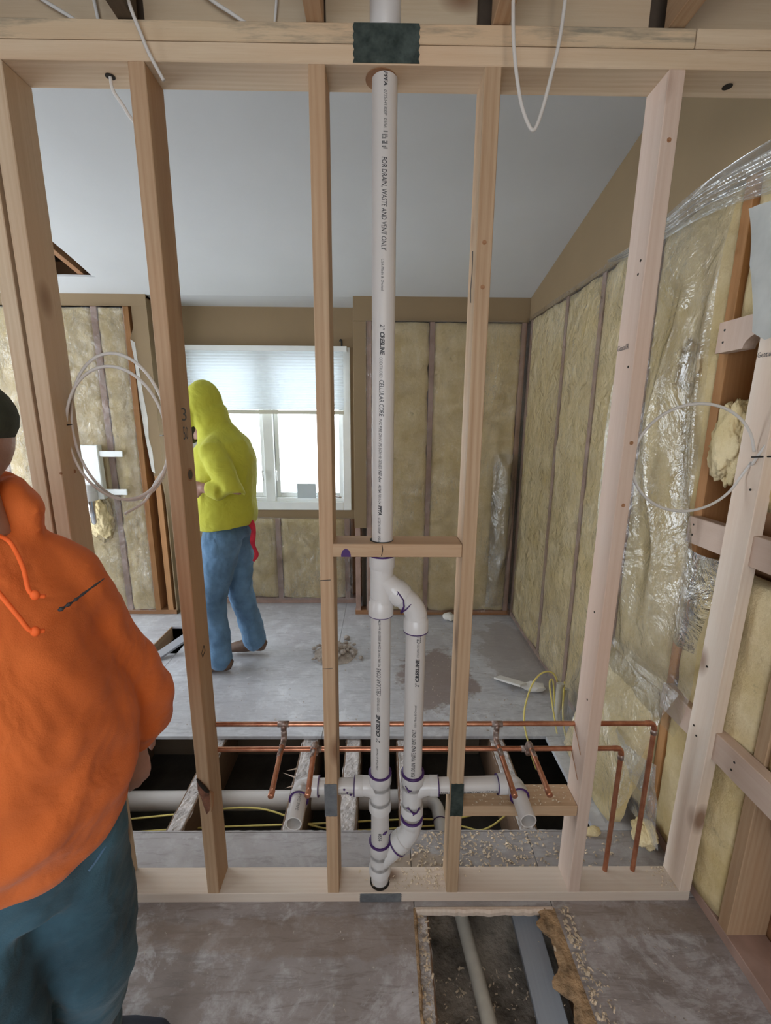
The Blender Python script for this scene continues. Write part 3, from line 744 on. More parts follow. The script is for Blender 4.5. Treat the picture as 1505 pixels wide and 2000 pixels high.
# lower right elbow and lower wye
bm = bmesh.new()
pts = smooth_path([(.108, PY, .30), (.108, PY, .275), (.103, PY, .245), (.088, PY, .218), (.072, PY, .200)], 5)
sweep(bm, pts, BD, 28); hub(bm, (.108, PY, .300), (0, 0, -1), .02)
lathe(bm, (.084, PY, .214), V((-1, 0, -1.1)), [(0, BD), (.002, HB-.001), (.03, HB-.001), (.031, HB-.003)], 28)
le = autosmooth(fin('lower_elbow_fitting', bm, M['pvc_fit'], ds), 35)
ring((.108, PY, .302), (0, 0, -1), le, L_=.005)
bm = bmesh.new()
hub(bm, (.002, PY, .204), (0, 0, -1)); hub(bm, (.002, PY, .075), (0, 0, 1), .022)
lathe(bm, (.002, PY, .09), (0, 0, 1), [(0, BD), (.09, BD)], 28)
sweep(bm, [(.068, PY, .196), (.04, PY, .165), (.004, PY, .118)], [BD, BD, BD*.9], 28)
lw = autosmooth(fin('lower_wye_fitting', bm, M['pvc_fit'], ds), 35)
ring((.002, PY, .204), (0, 0, -1), lw)
bm = bmesh.new(); lathe(bm, (.0625, PY, .1885), V((-1, 0, -1.1)), [(0, HB-.001), (0, HB+.0005), (.0045, HB+.0005), (.0045, HB-.001)], 28, cap=False); fin('primer_ring', bm, M['purple'], lw, smooth=True)
bm = bmesh.new()
sweep(bm, [(.086, PY-.030, .365), (.092, PY-.035, .372), (.100, PY-.036, .362), (.112, PY-.0362, .350), (.120, PY-.036, .352), (.131, PY-.028, .366)], [.001, .003, .0015, .004, .002, .0025], 6)
sweep(bm, [(.112, PY-.036, .350), (.108, PY-.036, .342)], [.004, .001], 6)
fin('primer_drip', bm, M['purple'], tr_, smooth=True); bm = bmesh.new()
sweep(bm, [(.010, PY-.0315, .262), (.018, PY-.0305, .266), (.026, PY-.026, .27)], [.001, .004, .001], 6)
fin('primer_drip', bm, M['purple'], midp, smooth=True); bm = bmesh.new()
sweep(bm, [(.082, PY-.030, .452), (.094, PY-.037, .437), (.104, PY-.037, .44)], [.001, .004, .001], 6)
fin('primer_drip', bm, M['purple'], tr_, smooth=True)
bm = bmesh.new()
bm.free()
for x, z in ((-.115, zA+.008), (-.105, zA-.004), (-.094, zA-.012)):
    bm = bmesh.new(); lathe(bm, (x, PY-RA+.0006, z), (0, -1, 0), [(0, .004), (.001, .0035)], 10); fin('primer_spot', bm, M['purple'], la)
# printing
def print_on(parent, x, r, rows, down=True):
    for (t, z0, z1, dx, h, bold) in rows:
        bm = bmesh.new()
        a0 = dx/r*(1 if down else -1)
        if down: wrap_text(bm, t, (x, PY, max(z0, z1)), (0, 0, -1), (0, -1, 0), r, abs(z0-z1), h, bold, a0=a0)
        else: wrap_text(bm, t, (x, PY, min(z0, z1)), (0, 0, 1), (0, -1, 0), r, abs(z0-z1), h, bold, a0=a0)
        fin('pipe_print', bm, M['ink'] if bold or h > .009 else M['inkgrey'], parent)
print_on(vent, .004, R2, [
    ('PPFA', 2.386, 2.358, .002, .008, .03), ('0725141300P', 2.350, 2.300, .002, .008, 0), ('0556', 2.294, 2.275, .002, .008, 0),
    ('FOR DRAIN, WASTE AND VENT ONLY', 2.216, 2.014, .000, .012, .01), ('USA Made & Owned', 1.996, 1.923, -.003, .007, 0),
    ('2"', 1.845, 1.830, -.003, .011, .01), ('CRESLINE', 1.826, 1.770, -.003, .011, .05), ('COEXTRUDED', 1.765, 1.714, -.006, .008, 0),
    ('CELLULAR CORE', 1.708, 1.615, -.004, .012, .01), ('PVC PIPE DWV IPS SCH 40 SERIES', 1.609, 1.475, -.007, .0075, .005),
    ('NSF-dwv', 1.471, 1.438, -.007, .008, .02), ('ASTM F891-24', 1.432, 1.377, -.008, .0075, .005), ('PPFA', 1.373, 1.345, -.007, .009, .05),
    ('0725141300P', 1.338, 1.292, -.009, .0075, .005), ('0556', 1.286, 1.268, -.009, .0075, .005)])
bm = bmesh.new()
for i in range(11):
    z = 2.269-i*.0034
    if i in (1, 5, 8): continue
    for k in range(4):
        if (i*3+k) % 5 == 0: continue
        a = (-.006+k*.0034)/R2
        P0 = [V((.004+(R2+.0006)*math.sin(a+da), PY-(R2+.0006)*math.cos(a+da), z+dz)) for da, dz in ((0, 0), (.1, 0), (.1, -.0025), (0, -.0025))]
        bm.faces.new([bm.verts.new(p) for p in P0])
fin('pipe_print', bm, M['inkgrey'], vent)
print_on(lowp, .001, R2, [('USA Made & Owned', .512, .590, -.010, .007, 0), ('2"', .613, .628, -.007, .011, .01), ('CRESLINE', .634, .712, -.007, .011, .05),
    ('COEXTRUDED', .722, .772, -.007, .0075, 0), ('CELLULAR CORE', .778, .872, -.006, .012, .01), ('PVC PIPE DWV IPS SCH 40 SERIES NSF-dwv ASTM', .876, 1.030, -.004, .0075, .005)], False)
print_on(rr, .107, R2, [('FOR DRAIN, WASTE AND VENT ONLY', .485, .660, -.001, .012, .02), ('USA Made & Owned', .668, .745, .002, .007, 0), ('2"', .808, .822, .005, .011, .01),
    ('CRESLINE', .826, .903, .005, .011, .05), ('COEXTRUDED', .908, .952, .006, .0075, 0), ('CELL', .954, .978, .007, .012, .01)], False)
bm = bmesh.new(); wrap_text(bm, 'DRAIN, WASTE AND VENT ONLY', (.192, PY, zA), (1, 0, .02), (0, -1, 0), RA, .145, .012, .01, a0=-.25); wrap_text(bm, 'USA Made', (.342, PY, zA+.004), (1, 0, .02), (0, -1, 0), RA, .042, .008, 0, a0=-.15); fin('pipe_print', bm, M['ink'], ra)
bm = bmesh.new(); wrap_text(bm, 'COEXTRUDED', (-.142, PY, zA), (1, 0, 0), (0, -1, 0), RA, .034, .007, 0, a0=-.3); wrap_text(bm, 'CELL', (-.106, PY, zA), (1, 0, 0), (0, -1, 0), RA, .022, .010, .01, a0=-.3); fin('pipe_print', bm, M['ink'], la)
bm = bmesh.new(); wrap_text(bm, '0556', (.002, PY, .265), (0, 0, -1), (0, -1, 0), R2, .03, .010, .02); fin('pipe_print', bm, M['ink'], midp)
for so, x in ((so1, -.257), (so2, .447)):
    bm = bmesh.new(); wrap_text(bm, 'PVC PIPE', (x, PY-.055, zA), (0, -1, 0), (.25, 0, 1), RA, .06, .009, 0); fin('pipe_print', bm, M['inkgrey'], so)

# ================================================================== COPPER
CY = .0885; RC = .0080
def copper_line(name, label, zl, x_end, x_left, tees, sz, tee_len):
    e = empty(name, (x_end, CY, .038), label, 'copper pipe')
    rod('supply_pipe', (x_left, CY, zl), (x_end-.016, CY, zl+.003), RC, 'copper', e, 16)
    bm = bmesh.new()
    pts = smooth_path([(x_end-.030, CY, zl+.003), (x_end-.012, CY, zl+.002), (x_end-.002, CY, zl-.010), (x_end, CY, zl-.030)], 5); sweep(bm, pts, .0094, 16)
    autosmooth(fin('elbow_fitting', bm, M['copper'], e)); bm = bmesh.new()
    lathe(bm, (x_end, CY, zl-.020), (0, 0, -1), [(0, .0098), (.018, .0098)], 16); fin('solder_joint', bm, M['solder'], e, smooth=True)
    rod('riser_pipe', (x_end, CY, zl-.02), (x_end-.010, .074, .030), RC, 'copper', e, 16)
    for (tx, down, ye, ox) in tees:
        bm = bmesh.new(); lathe(bm, (tx-.018, CY, zl+.001), (1, 0, 0), [(0, .0098), (.036, .0098)], 16)
        lathe(bm, (tx, CY, zl), (0, 0, -1) if down else (0, -1, 0), [(0, .0096), (.020, .0096)], 16)
        fin('tee_fitting', bm, M['solder'], e, smooth=True)
        z2 = sz
        if down:
            rod('drop_pipe', (tx, CY, zl-.01), (tx, CY, z2+.02), RC*.95, 'solder', e, 14)
            bm = bmesh.new(); pts = smooth_path([(tx, CY, z2+.034), (tx, CY, z2+.012), (tx, CY-.012, z2), (tx, CY-.034, z2)], 5); sweep(bm, pts, .0097, 14); fin('elbow_fitting', bm, M['solder'], e, smooth=True)
        else:
            bm = bmesh.new(); pts = smooth_path([(tx, CY, zl), (tx, CY-.010, zl+.016), (tx, CY-.02, z2+.002), (tx, CY-.042, z2)], 5); sweep(bm, pts, .0095, 14); fin('elbow_fitting', bm, M['solder'], e, smooth=True)
        st = rod('stub_out', (tx, CY-.03, z2), (tx+ox, ye, z2-.002), RC, 'copper', e, 16)
        bm = bmesh.new(); lathe(bm, (tx+ox, ye-.001, z2-.002), (0, 1, 0), [(0, .006), (.002, .0088), (.022, .0088), (.023, .008)], 16); fin('pipe_cap', bm, M['copper'], st, smooth=True)
        bm = bmesh.new(); lathe(bm, (tx, CY-.05, z2), (0, -1, 0), [(0, .0086), (.03, .0084)], 14); fin('solder_joint', bm, M['solder'], st, smooth=True)
    return e
copper_line('upper_copper_line', 'upper copper supply line, turning down at the far right', .622, .914, -.56, [(-.318, True, -.135, .010), (.387, True, -.135, -.003)], .565, 0)
copper_line('lower_copper_line', 'lower copper supply line, turning down nearer the pierced stud', .526, .815, -.56, [(-.213, False, -.130, .008), (.492, False, -.130, -.006)], .562, 0)

# ================================================================== WINDOW
wn = empty('window_1', (-.9, YA, wz0), 'white double casement window', None, None, 'structure')
y0 = YA-.022; y1 = YA+.10
def wbox(name, x0, x1, z0, z1, ya, yb, mat='white_paint', par=wn): return box(name, (x0, ya, z0), (x1, yb, z1), M[mat], par, .003)
wbox('window_frame', wx0, wx0+.065, wz0, wz1, y0, y1); wbox('window_frame', wx1-.065, wx1, wz0, wz1, y0, y1)
wbox('window_frame', wx0+.065, wx1-.065, wz1-.065, wz1, y0, y1); wbox('window_sill', wx0+.065, wx1-.065, wz0, wz0+.07, y0, y1)
wbox('inner_stop', wx0+.065, wx1-.065, wz0+.07, wz0+.10, y0+.02, y1)
wbox('mullion', -.965, -.885, wz0+.07, wz1-.065, y0+.01, y1)
for a, b_ in ((wx0+.067, -.967), (-.883, wx1-.067)):
    s = empty('sash', ((a+b_)/2, YA+.06, wz0+.1)); s.parent = wn; s.matrix_parent_inverse = W[wn.name].inverted()
    for (p, q, r0, r1) in ((a, a+.035, wz0+.10, wz1-.067), (b_-.035, b_, wz0+.10, wz1-.067), (a+.035, b_-.035, wz0+.10, wz0+.14), (a+.035, b_-.035, wz1-.1, wz1-.067)):
        wbox('sash_rail', p, q, r0, r1, YA+.035, YA+.075, par=s)
    wbox('glass_pane', a+.035, b_-.035, wz0+.14, wz1-.1, YA+.052, YA+.057, 'glass', s)
for x in (-.980, -.868): 
    bm = bmesh.new(); sweep(bm, smooth_path([(x, y0+.01, 1.17), (x, y0-.012, 1.18), (x+.004, y0-.016, 1.13), (x+.004, y0-.010, 1.10)], 4), [.006]*13, 8); fin('sash_lock', bm, M['white_paint'], wn, smooth=True)
bm = bmesh.new(); sweep(bm, smooth_path([(-.44, y0+.015, .965), (-.43, y0-.03, .975), (-.36, y0-.04, .972), (-.33, y0-.035, .965)], 4), [.008]*13, 8); fin('crank_handle', bm, M['chrome'], wn, smooth=True)
# paper tag / small box on the pane
tag(box('cardboard_tag', (-.70, YA-.03, .952), (-.545, YA-.018, 1.075), simple('pale_grey_card', (.50, .56, .58), .8, .05), None), 'small pale grey box standing on the window sill', 'box')
# shade
sh = empty('cellular_shade', (-.93, YA-.06, 1.64), 'white pleated cellular shade covering the upper half of the window', 'window blind')
bm = bmesh.new(); sx0, sx1 = -1.555, -.300; ys = YA-.055
rows = []; z = 2.115; k = 0
while z > 1.665:
    step = .0115 if z > 1.93 else .0095
    rows.append((z, ys-(.010 if k % 2 else .0))); z -= step; k += 1
prev = None
for zz_, yy in rows:
    cur = [bm.verts.new((sx0+(sx1-sx0)*i/12, yy, zz_)) for i in range(13)]
    if prev:
        for i in range(12): bm.faces.new((prev[i], prev[i+1], cur[i+1], cur[i]))
    prev = cur
fin('shade_fabric', bm, M['shade'], sh)
box('head_rail', (sx0, ys-.025, 2.112), (sx1+.03, ys+.02, 2.150), M['white_paint'], sh); box('bottom_rail', (sx0, ys-.018, 1.638), (sx1, ys+.008, 1.668), simple('ivory_rail', (.58, .56, .46), .5, .04), sh)
for x, lb in ((-1.545, 'black hook above the left end of the window blind'), (-.315, 'black hook above the right end of the window blind')):
    bm = bmesh.new(); sweep(bm, smooth_path([(x-.012, YA-.006, 2.20), (x-.004, YA-.03, 2.205), (x+.004, YA-.05, 2.185), (x+.004, YA-.055, 2.150)], 4), [.007]*13, 8)
    tag(fin('curtain_hook', bm, M['black'], None, smooth=True), lb, 'hook')
# outside
tag(box('yard', (-14, 2.7, -.8), (12, 22, -.75), M['snow'], None, 0), None, None, None, 'structure')['label'] = 'bright pale ground outside'
def rock(name, c, s, mat, seed, sub=2, amp=.3):
    bm = bmesh.new(); bmesh.ops.create_icosphere(bm, subdivisions=sub, radius=1)
    for v_ in bm.verts:
        n_ = 1+amp*noise.noise(v_.co*1.6+V((seed, seed*.7, 0)))
        v_.co = V((v_.co.x*s[0]*n_, v_.co.y*s[1]*n_, v_.co.z*s[2]*n_))
    mw = Matrix.Translation(V(c)) @ Matrix.Rotation(seed, 4, 'Z')
    return fin(name, bm, mat, None, mw=mw, smooth=False)
for i, (c, s, lb) in enumerate((((-1.9, 7.5, -.55), (.5, .3, .3), 'pale rock outside the window, lower one'), ((-2.1, 10, -.45), (.9, .5, .5), 'pale rock outside the window, farther one'))):
    tag(rock('garden_rock', c, s, M['stone'], i+1), lb, 'rock')

# ================================================================== INSULATION
def batt(o0, U, Wv, N_, wd, ht, bulge, depth, seed, label, group=None, name='insulation_batt', torn=0):
    o0 = V(o0); U = V(U); Wv = V(Wv); N_ = V(N_); nu = 12; nv = max(4, int(ht/.045))
    bm = bmesh.new(); g = []
    for j in range(nv+1):
        row = []
        for i in range(nu+1):
            u = i/nu; v_ = j/nv
            p = o0+U*(u*wd)+Wv*(v_*ht)
            edge = min(1, (math.sin(PI*u)*1.3)**.5) if 0 < u < 1 else 0
            ev = min(1, math.sin(PI*min(max(v_, .0001), .9999))*8)
            b_ = bulge*edge*(.55+.45*ev)+.022*fbm(p*5+V((seed, 0, 0)))*edge+.007*noise.noise(p*24)*edge
            s_ = U*(.016*noise.noise(p*13+V((0, seed, 0)))) if i in (0, nu) else V((0, 0, 0))
            row.append(bm.verts.new(p+N_*b_+s_))
        g.append(row)
    for j in range(nv):
        for i in range(nu): bm.faces.new((g[j][i], g[j][i+1], g[j+1][i+1], g[j+1][i]))
    edge = [g[0][i] for i in range(nu+1)]+[g[j][nu] for j in range(1, nv+1)]+[g[nv][i] for i in range(nu-1, -1, -1)]+[g[j][0] for j in range(nv-1, 0, -1)]
    back = [bm.verts.new(v_.co-N_*depth) for v_ in edge]; n = len(edge)
    for i in range(n): bm.faces.new((edge[i], edge[(i+1) % n], back[(i+1) % n], back[i]))
    o = fin(name, bm, M['insul'], None, smooth=True)
    tag(o, label, 'insulation', group); return o
Zr = (0, 0, 1)
# right wall bays (normal -x), U along +y
bays = [(1.589, 2.181, 'corner'), (1.159, 1.551, 'second'), (.719, 1.121, 'third'), (.299, .681, 'fourth')]
lbl = ['yellow fibreglass batt of the right wall nearest the far corner', 'yellow fibreglass batt of the right wall, second from the far corner',
       'yellow fibreglass batt of the right wall seen left of the pierced stud', 'torn yellow fibreglass batt of the right wall behind the cable ring']
for i, (a, b_, n_) in enumerate(bays):
    batt((XW+.006, a, .045), (0, 1, 0), Zr, (-1, 0, 0), b_-a, 2.26, .016, .09, i*3.1, lbl[i])
batt((XW+.012, -.091, .045), (0, 1, 0), Zr, (-1, 0, 0), .352, 1.10, .020, .07, 17, 'low yellow batt behind the end stud and its side blocks')
batt((XW+.010, -.091, 1.36), (0, 1, 0), Zr, (-1, 0, 0), .20, .42, .025, .07, 21, 'plump yellow batt piece bulging under the uppermost side block')
batt((XW+.02, -.091, 1.92), (0, 1, 0), Zr, (-1, 0, 0), .352, .48, .016, .07, 23, 'yellow batt piece above the uppermost side block')
batt((XW+.012, -.50, .60), (0, 1, 0), Zr, (-1, 0, 0), .37, 1.70, .014, .07, 27, 'yellow batt right of the brown wall stud')
batt((.935, .30, .004), (0, 1, 0), V((.15, 0, .62)).normalized(), V((-.97, 0, .23)).normalized(), .44, .60, .015, .05, 71, 'slumped yellow batt leaning at the floor behind the copper risers')
# far wall, right section (normal -y)
for x0, x1, sd, lb in ((-.075, .350, 31, 'yellow batt of the far wall right behind the vent pipe'), (.390, .720, 33, 'yellow batt of the far wall seen right of the narrow stud'), (.760, 1.025, 35, 'narrow yellow batt in the far right corner')):
    batt((x0, YR+.010, .045), (1, 0, 0), Zr, (0, -1, 0), x1-x0, 2.25, .020, .08, sd, lb)
for x0, x1, sd, lb in ((-1.297, -.903, 41, 'low yellow batt below the window, left part'), (-.857, -.313, 43, 'low yellow batt below the window, right part'), (-1.66, -1.343, 47, 'low yellow batt below the window by its left edge')):
    batt((x0, YA+.010, .055), (1, 0, 0), Zr, (0, -1, 0), x1-x0, .71, .018, .08, sd, lb)
for x0, x1, sd, lb in ((-2.055, -1.875, 51, 'yellow batt strip beside the orange-brown far stud'), (-2.475, -2.105, 53, 'yellow batt of the far left wall behind the white valve box'), (-2.875, -2.525, 55, 'yellow batt of the far left wall left of the doubled stud'), (-3.275, -2.925, 57, 'yellow batt at the left end of the far wall')):
    batt((x0, YR+.010, .045), (1, 0, 0), Zr, (0, -1, 0), x1-x0, 2.33, .022, .08, sd, lb)
def tuft(c, s, seed, label, cat='insulation', mat='insul', sub=5):
    bm = bmesh.new(); bmesh.ops.create_icosphere(bm, subdivisions=sub, radius=1)
    for v_ in bm.verts:
        n_ = 1+.28*fbm(v_.co*1.5+V((seed, 0, seed)))+.10*noise.noise(v_.co*9)+.05*noise.noise(v_.co*22)
        v_.co = V((v_.co.x*s[0]*n_, v_.co.y*s[1]*n_, v_.co.z*s[2]*n_))
    o = fin('insulation_tuft', bm, M[mat], None, mw=Matrix.Translation(V(c)), smooth=True); return tag(o, label, cat)
tuft((1.062, .42, 1.80), (.025, .055, .075), 3, 'torn tuft of yellow insulation poking through the sheet')
tuft((1.075, .17, 1.55), (.035, .07, .13), 6, 'rounded yellow insulation bulge inside the cable ring')
tuft((1.075, .02, 2.12), (.03, .09, .09), 8, 'yellow insulation lump at the top right')
tuft((.845, .245, .012), (.035, .02, .016), 11, 'small yellow tuft on the floor beside the pierced stud', sub=3)
tuft((1.02, .20, .05), (.04, .05, .05), 13, 'yellow insulation lump at the foot of the right wall')
tuft((-2.20, YR-.03, .82), (.09, .05, .18), 15, 'ragged yellow insulation under the white valve box')
tuft((.56, 2.12, .03), (.05, .05, .03), 19, 'pale fluff lump on the floor at the far wall', mat='gypsum', sub=3)

# ================================================================== LADDER BLOCKS in the right wall
for z0, z1, lb in ((.565, .66, 'lowest short nailing block with nails, right of the end stud'), (1.205, 1.295, 'middle short nailing block with nails, right of the end stud'), (1.815, 1.905, 'uppermost short nailing block with a notched underside')):
    e = empty('nailing_block', (XW, .08, z0), lb, 'wood block')
    if z0 > 1.7:
        arc = [(.10+.055*math.cos(a), z0+.035*math.sin(a)) for a in [PI*i/10 for i in range(11)]]
        poly = [(-.10, z1), (-.10, z0)]+[(y, z) for y, z in reversed(arc)]+[(.26, z0), (.26, z1)]
        prism('block', poly, 'x', XW-.040, XW-.002, M['lumber_pink'], e)
    else:
        box('block', (XW-.040, -.47 if z0 < 1.3 else -.10, z0), (XW-.002, .262, z1), M['lumber_pink'], e)
    for y, dz in ((.235, .03), (.235, .065), (-.075, .03), (-.08, .06)):
        bm = bmesh.new(); lathe(bm, (XW-.0395, y, z0+dz), (-1, 0, 0), [(0, .004), (.0012, .0035)], 10); fin('nail', bm, M['black'], e)

# ================================================================== PLASTIC SHEETS
def gsheet(name, fn, nu, nv, mat, label, cat='plastic sheet'):
    bm = bmesh.new()
    g = [[bm.verts.new(fn(i/nu, j/nv)) for i in range(nu+1)] for j in range(nv+1)]
    for j in range(nv):
        for i in range(nu):
            if g[j][i] is None: continue
            bm.faces.new((g[j][i], g[j][i+1], g[j+1][i+1], g[j+1][i]))
    o = fin(name, bm, mat, None, smooth=True, recalc=False); tag(o, label, cat); return o
def ridge(p): return 1-abs(noise.noise(p))*2
def f_right(u, v_):
    y = 2.16-u*1.50; z = .03+v_*2.29
    p = V((y*3.2, z*.9, .3)); 
    bul = .010+.012*ridge(V((y*6, z*1.1, 3)))*.6+.02*max(0, noise.noise(V((y*2, z*1.2, 8))))
    return V((XW-.024-bul, y, z))
gsheet('vapour_barrier_sheet', f_right, 90, 80, M['poly'], 'clear plastic sheet stapled over the far part of the right wall')
def f_right2(u, v_):
    z = .50+v_*1.80; y = .80-u*(.53+.10*abs(math.sin(z*2.6)))
    yy = y-.10*math.sin(v_*6)*u
    bul = .012+.045*math.sin(PI*min(1, u*1.05))*math.sin(PI*v_)+(.045*ridge(V((y*5, z*1.8, 5)))+.008*ridge(V((y*15, z*4, 2))))*math.sin(PI*v_)
    return V((XW-.024-max(.002, bul), yy, z))
gsheet('vapour_barrier_sheet', f_right2, 60, 110, M['poly_shiny'], 'loose shiny plastic sheet billowing left of the end stud')
def f_low(u, v_):
    y = .76-u*.60; z = .06+v_*.62
    if v_ < .25: y += (.25-v_)*.3*u
    bul = .020+.05*math.sin(PI*v_)*u+.025*ridge(V((y*5, z*6, 9)))*math.sin(PI*v_)
    return V((XW-.040-max(.002, bul*.6)-.145*(1-v_), y, z+.03*u*math.sin(3*v_)))
gsheet('vapour_barrier_sheet', f_low, 60, 50, M['poly_shiny'], 'crumpled plastic sheet low behind the copper risers')
def f_fold(u, v_):
    y = 1.02-u*1.25; t = v_
    z = 2.330-.015*math.sin(u*9)-t*(.015+.12*min(1, u*1.3))+(.03*u if t < .1 else 0)
    bul = .018+.030*math.sin(PI*t)*min(1, u*2)+.012*ridge(V((y*1.5, t*6, 2)))+.008*math.sin(t*30+u*6)
    return V((XW-.018-bul, y, z))
gsheet('bunched_plastic_edge', f_fold, 60, 30, M['poly_fold'], 'whitish bunched plastic edge sagging along the tan drywall at right')
def f_farR(u, v_):
    x = -.12+u*1.16; z = .04+v_*2.262
    return V((x, YR-.034-.010*ridge(V((x*8, z*1.3, 12)))-.012*max(0, noise.noise(V((x*3, z*1.5, 1)))), z))
gsheet('vapour_barrier_sheet', f_farR, 60, 70, M['poly'], 'clear plastic sheet over the far wall right of the window')
def f_corner(u, v_):
    x = .86+u*.19-.16*(1-v_)*u*.3; z = .1+v_*1.25
    return V((x, YR-.05-.10*math.sin(PI*u)*math.sin(PI*v_)-.03*ridge(V((x*9, z*3, 4))), z))
gsheet('vapour_barrier_sheet', f_corner, 24, 50, M['poly_shiny'], 'hanging fold of plastic in the far right corner')
def f_alc(u, v_):
    x = -1.66+u*1.42; z = .05+v_*.74
    return V((x, YA-.030-.010*ridge(V((x*6, z*4, 2)))-.02*max(0, noise.noise(V((x*3, z*3, 1)))), z+.012*noise.noise(V((x*14, 1, 1)))*v_))
gsheet('vapour_barrier_sheet', f_alc, 70, 40, M['poly'], 'clear plastic sheet covering the low wall below the window')
def f_left(u, v_):
    x = -3.2+u*1.36; z = .05+v_*2.32
    return V((x, YR-.036-.012*ridge(V((x*7, z*1.1, 5)))-.02*max(0, noise.noise(V((x*3, z*1.5, 11)))), z))
gsheet('vapour_barrier_sheet', f_left, 80, 70, M['poly'], 'clear plastic sheet over the far wall left of the window')
# grey flap at the upper right
def f_flap(u, v_):
    y = .19-u*.36; z = 2.19-v_*(.36-.10*abs(u-.2))-.05*u
    return V((XW-.052-.03*math.sin(PI*u)*v_-.012*ridge(V((y*6, z*5, 1))), y+.10*v_*(1-u)*-.9, z))
gsheet('sheathing_flap', f_flap, 26, 26, M['kraft'], 'loose grey sheet flap hanging at the upper right', 'plastic sheet')
def f_bag(u, v_):
    y = .46-u*.26; z = .36-v_*.30
    return V((1.035-.05*math.sin(PI*u)*(1-v_)-.02*ridge(V((y*12, z*9, 3))), y+.05*v_*(.5-u)*3, z))
gsheet('vapour_barrier_sheet', f_bag, 24, 26, M['poly_fold'], 'white plastic tail drooping to the floor beside the end stud')
def f_tail(u, v_):
    y = .24-u*.17*(1-.4*v_); z = 1.19-v_*.34
    return V((XW-.040-.02*math.sin(PI*u)-.004*ridge(V((y*9, z*3, 6))), y, z))
gsheet('vapour_barrier_sheet', f_tail, 24, 26, M['poly'], 'shiny torn plastic below the middle nailing block')

# ================================================================== CABLES
def ell(cx, cz, rx, rz, y, a0, a1, n, dy=0, tilt=0):
    out = []
    for i in range(n+1):
        a = a0+(a1-a0)*i/n
        x = rx*math.cos(a); z = rz*math.sin(a)
        out.append((cx+x*math.cos(tilt)-z*math.sin(tilt), y+dy*i/n, cz+x*math.sin(tilt)+z*math.cos(tilt)))
    return out
cl1 = empty('cable_coil', (-.72, .05, 1.40), 'coil of white cable hung between the two left studs', 'cable')
ctrl = ell(-.725, 1.560, .137, .180, .045, -.25, 2*PI+.2, 18, .012)+ell(-.722, 1.575, .134, .200, .060, .35, 2*PI-.55, 16, .01)+[(-.640, .064, 1.43), (-.672, .055, 1.375), (-.728, .045, 1.340)]
cable('cable_loop', ctrl, .0042, M['cable'], cl1, 5, 8, .7)
for p, q in (((-.872, .046, 1.585), (-.842, .046, 1.588)), ((-.605, .046, 1.560), (-.575, -.001, 1.562))):
    bm = bmesh.new(); sweep(bm, [p, q], [.0024, .0016], 6); fin('hanging_nail', bm, M['black'], cl1)
cl2 = empty('cable_ring', (.85, .03, 1.36), 'single ring of white cable between the pierced stud and the end stud', 'cable')
ctrl = ell(.865, 1.505, .165, .150, .030, .15, PI*2-.35, 18, .02)+[(1.025, .045, 1.47), (1.040, .04, 1.505)]
cable('cable_loop', ctrl, .0042, M['cable'], cl2, 6, 8, .7)
cable('cable_feed', [(1.028, .03, 1.49), (1.036, .01, 1.54), (1.060, -.012, 1.62), (1.068, -.014, 1.8), (1.070, -.014, 2.1), (1.071, -.012, 2.38)], .0042, M['cable'], cl2, 6, 8, .7)
bm = bmesh.new(); sweep(bm, [(1.014, .02, 1.513), (1.060, -.012, 1.518)], .0022, 6); fin('hanging_nail', bm, M['black'], cl2)
def cabl(name, pts, label, r=.0040): return tag(cable(name, pts, r, M['cable'], None, 8, 8, .75), label, 'cable')
cabl('loose_cable', [(.262+.012, -.03, 2.60), (.272, -.055, 2.465), (.279, -.06, 2.376), (.298, -.06, 2.29), (.318, -.06, 2.245), (.332, -.06, 2.233), (.345, -.06, 2.262), (.361, -.06, 2.331), (.376, -.06, 2.42), (.388, -.05, 2.60)], 'white cable drooping in a narrow loop right of the vent pipe')
cabl('loose_cable', [(-.575, -.03, 2.60), (-.548, -.022, 2.485), (-.530, -.016, 2.43), (-.517, -.012, 2.395), (-.490, -.012, 2.345)], 'cut cable end dangling in front of the top plate at left')
cabl('loose_cable', [(-.639, .047, 2.392), (-.635, .047, 2.36), (-.615, .06, 2.325), (-.600, .085, 2.27), (-.595, .098, 2.0), (-.594, .098, 1.72)], 'white cable coming through the bored top plate beside the left stud')
cabl('loose_cable', [(-.84, .02, 2.60), (-.78, .020, 2.53), (-.70, .025, 2.485), (-.66, .032, 2.462)], 'white cable crossing the board at the top left corner')
cabl('loose_cable', [(-.66, .03, 2.60), (-.648, .03, 2.52), (-.642, .034, 2.46)], 'short white cable beside the dark ceiling joist')
cabl('loose_cable', [(-.48, .01, 2.60), (-.40, .02, 2.53), (-.34, .022, 2.495), (-.30, .028, 2.476)], 'white cable sloping onto the top plate left of centre')
cabl('loose_cable', [(-.245, .03, 2.60), (-.240, .03, 2.54), (-.246, .032, 2.49), (-.252, .034, 2.462)], 'thin white cable on the board left of the vent pipe', .003)
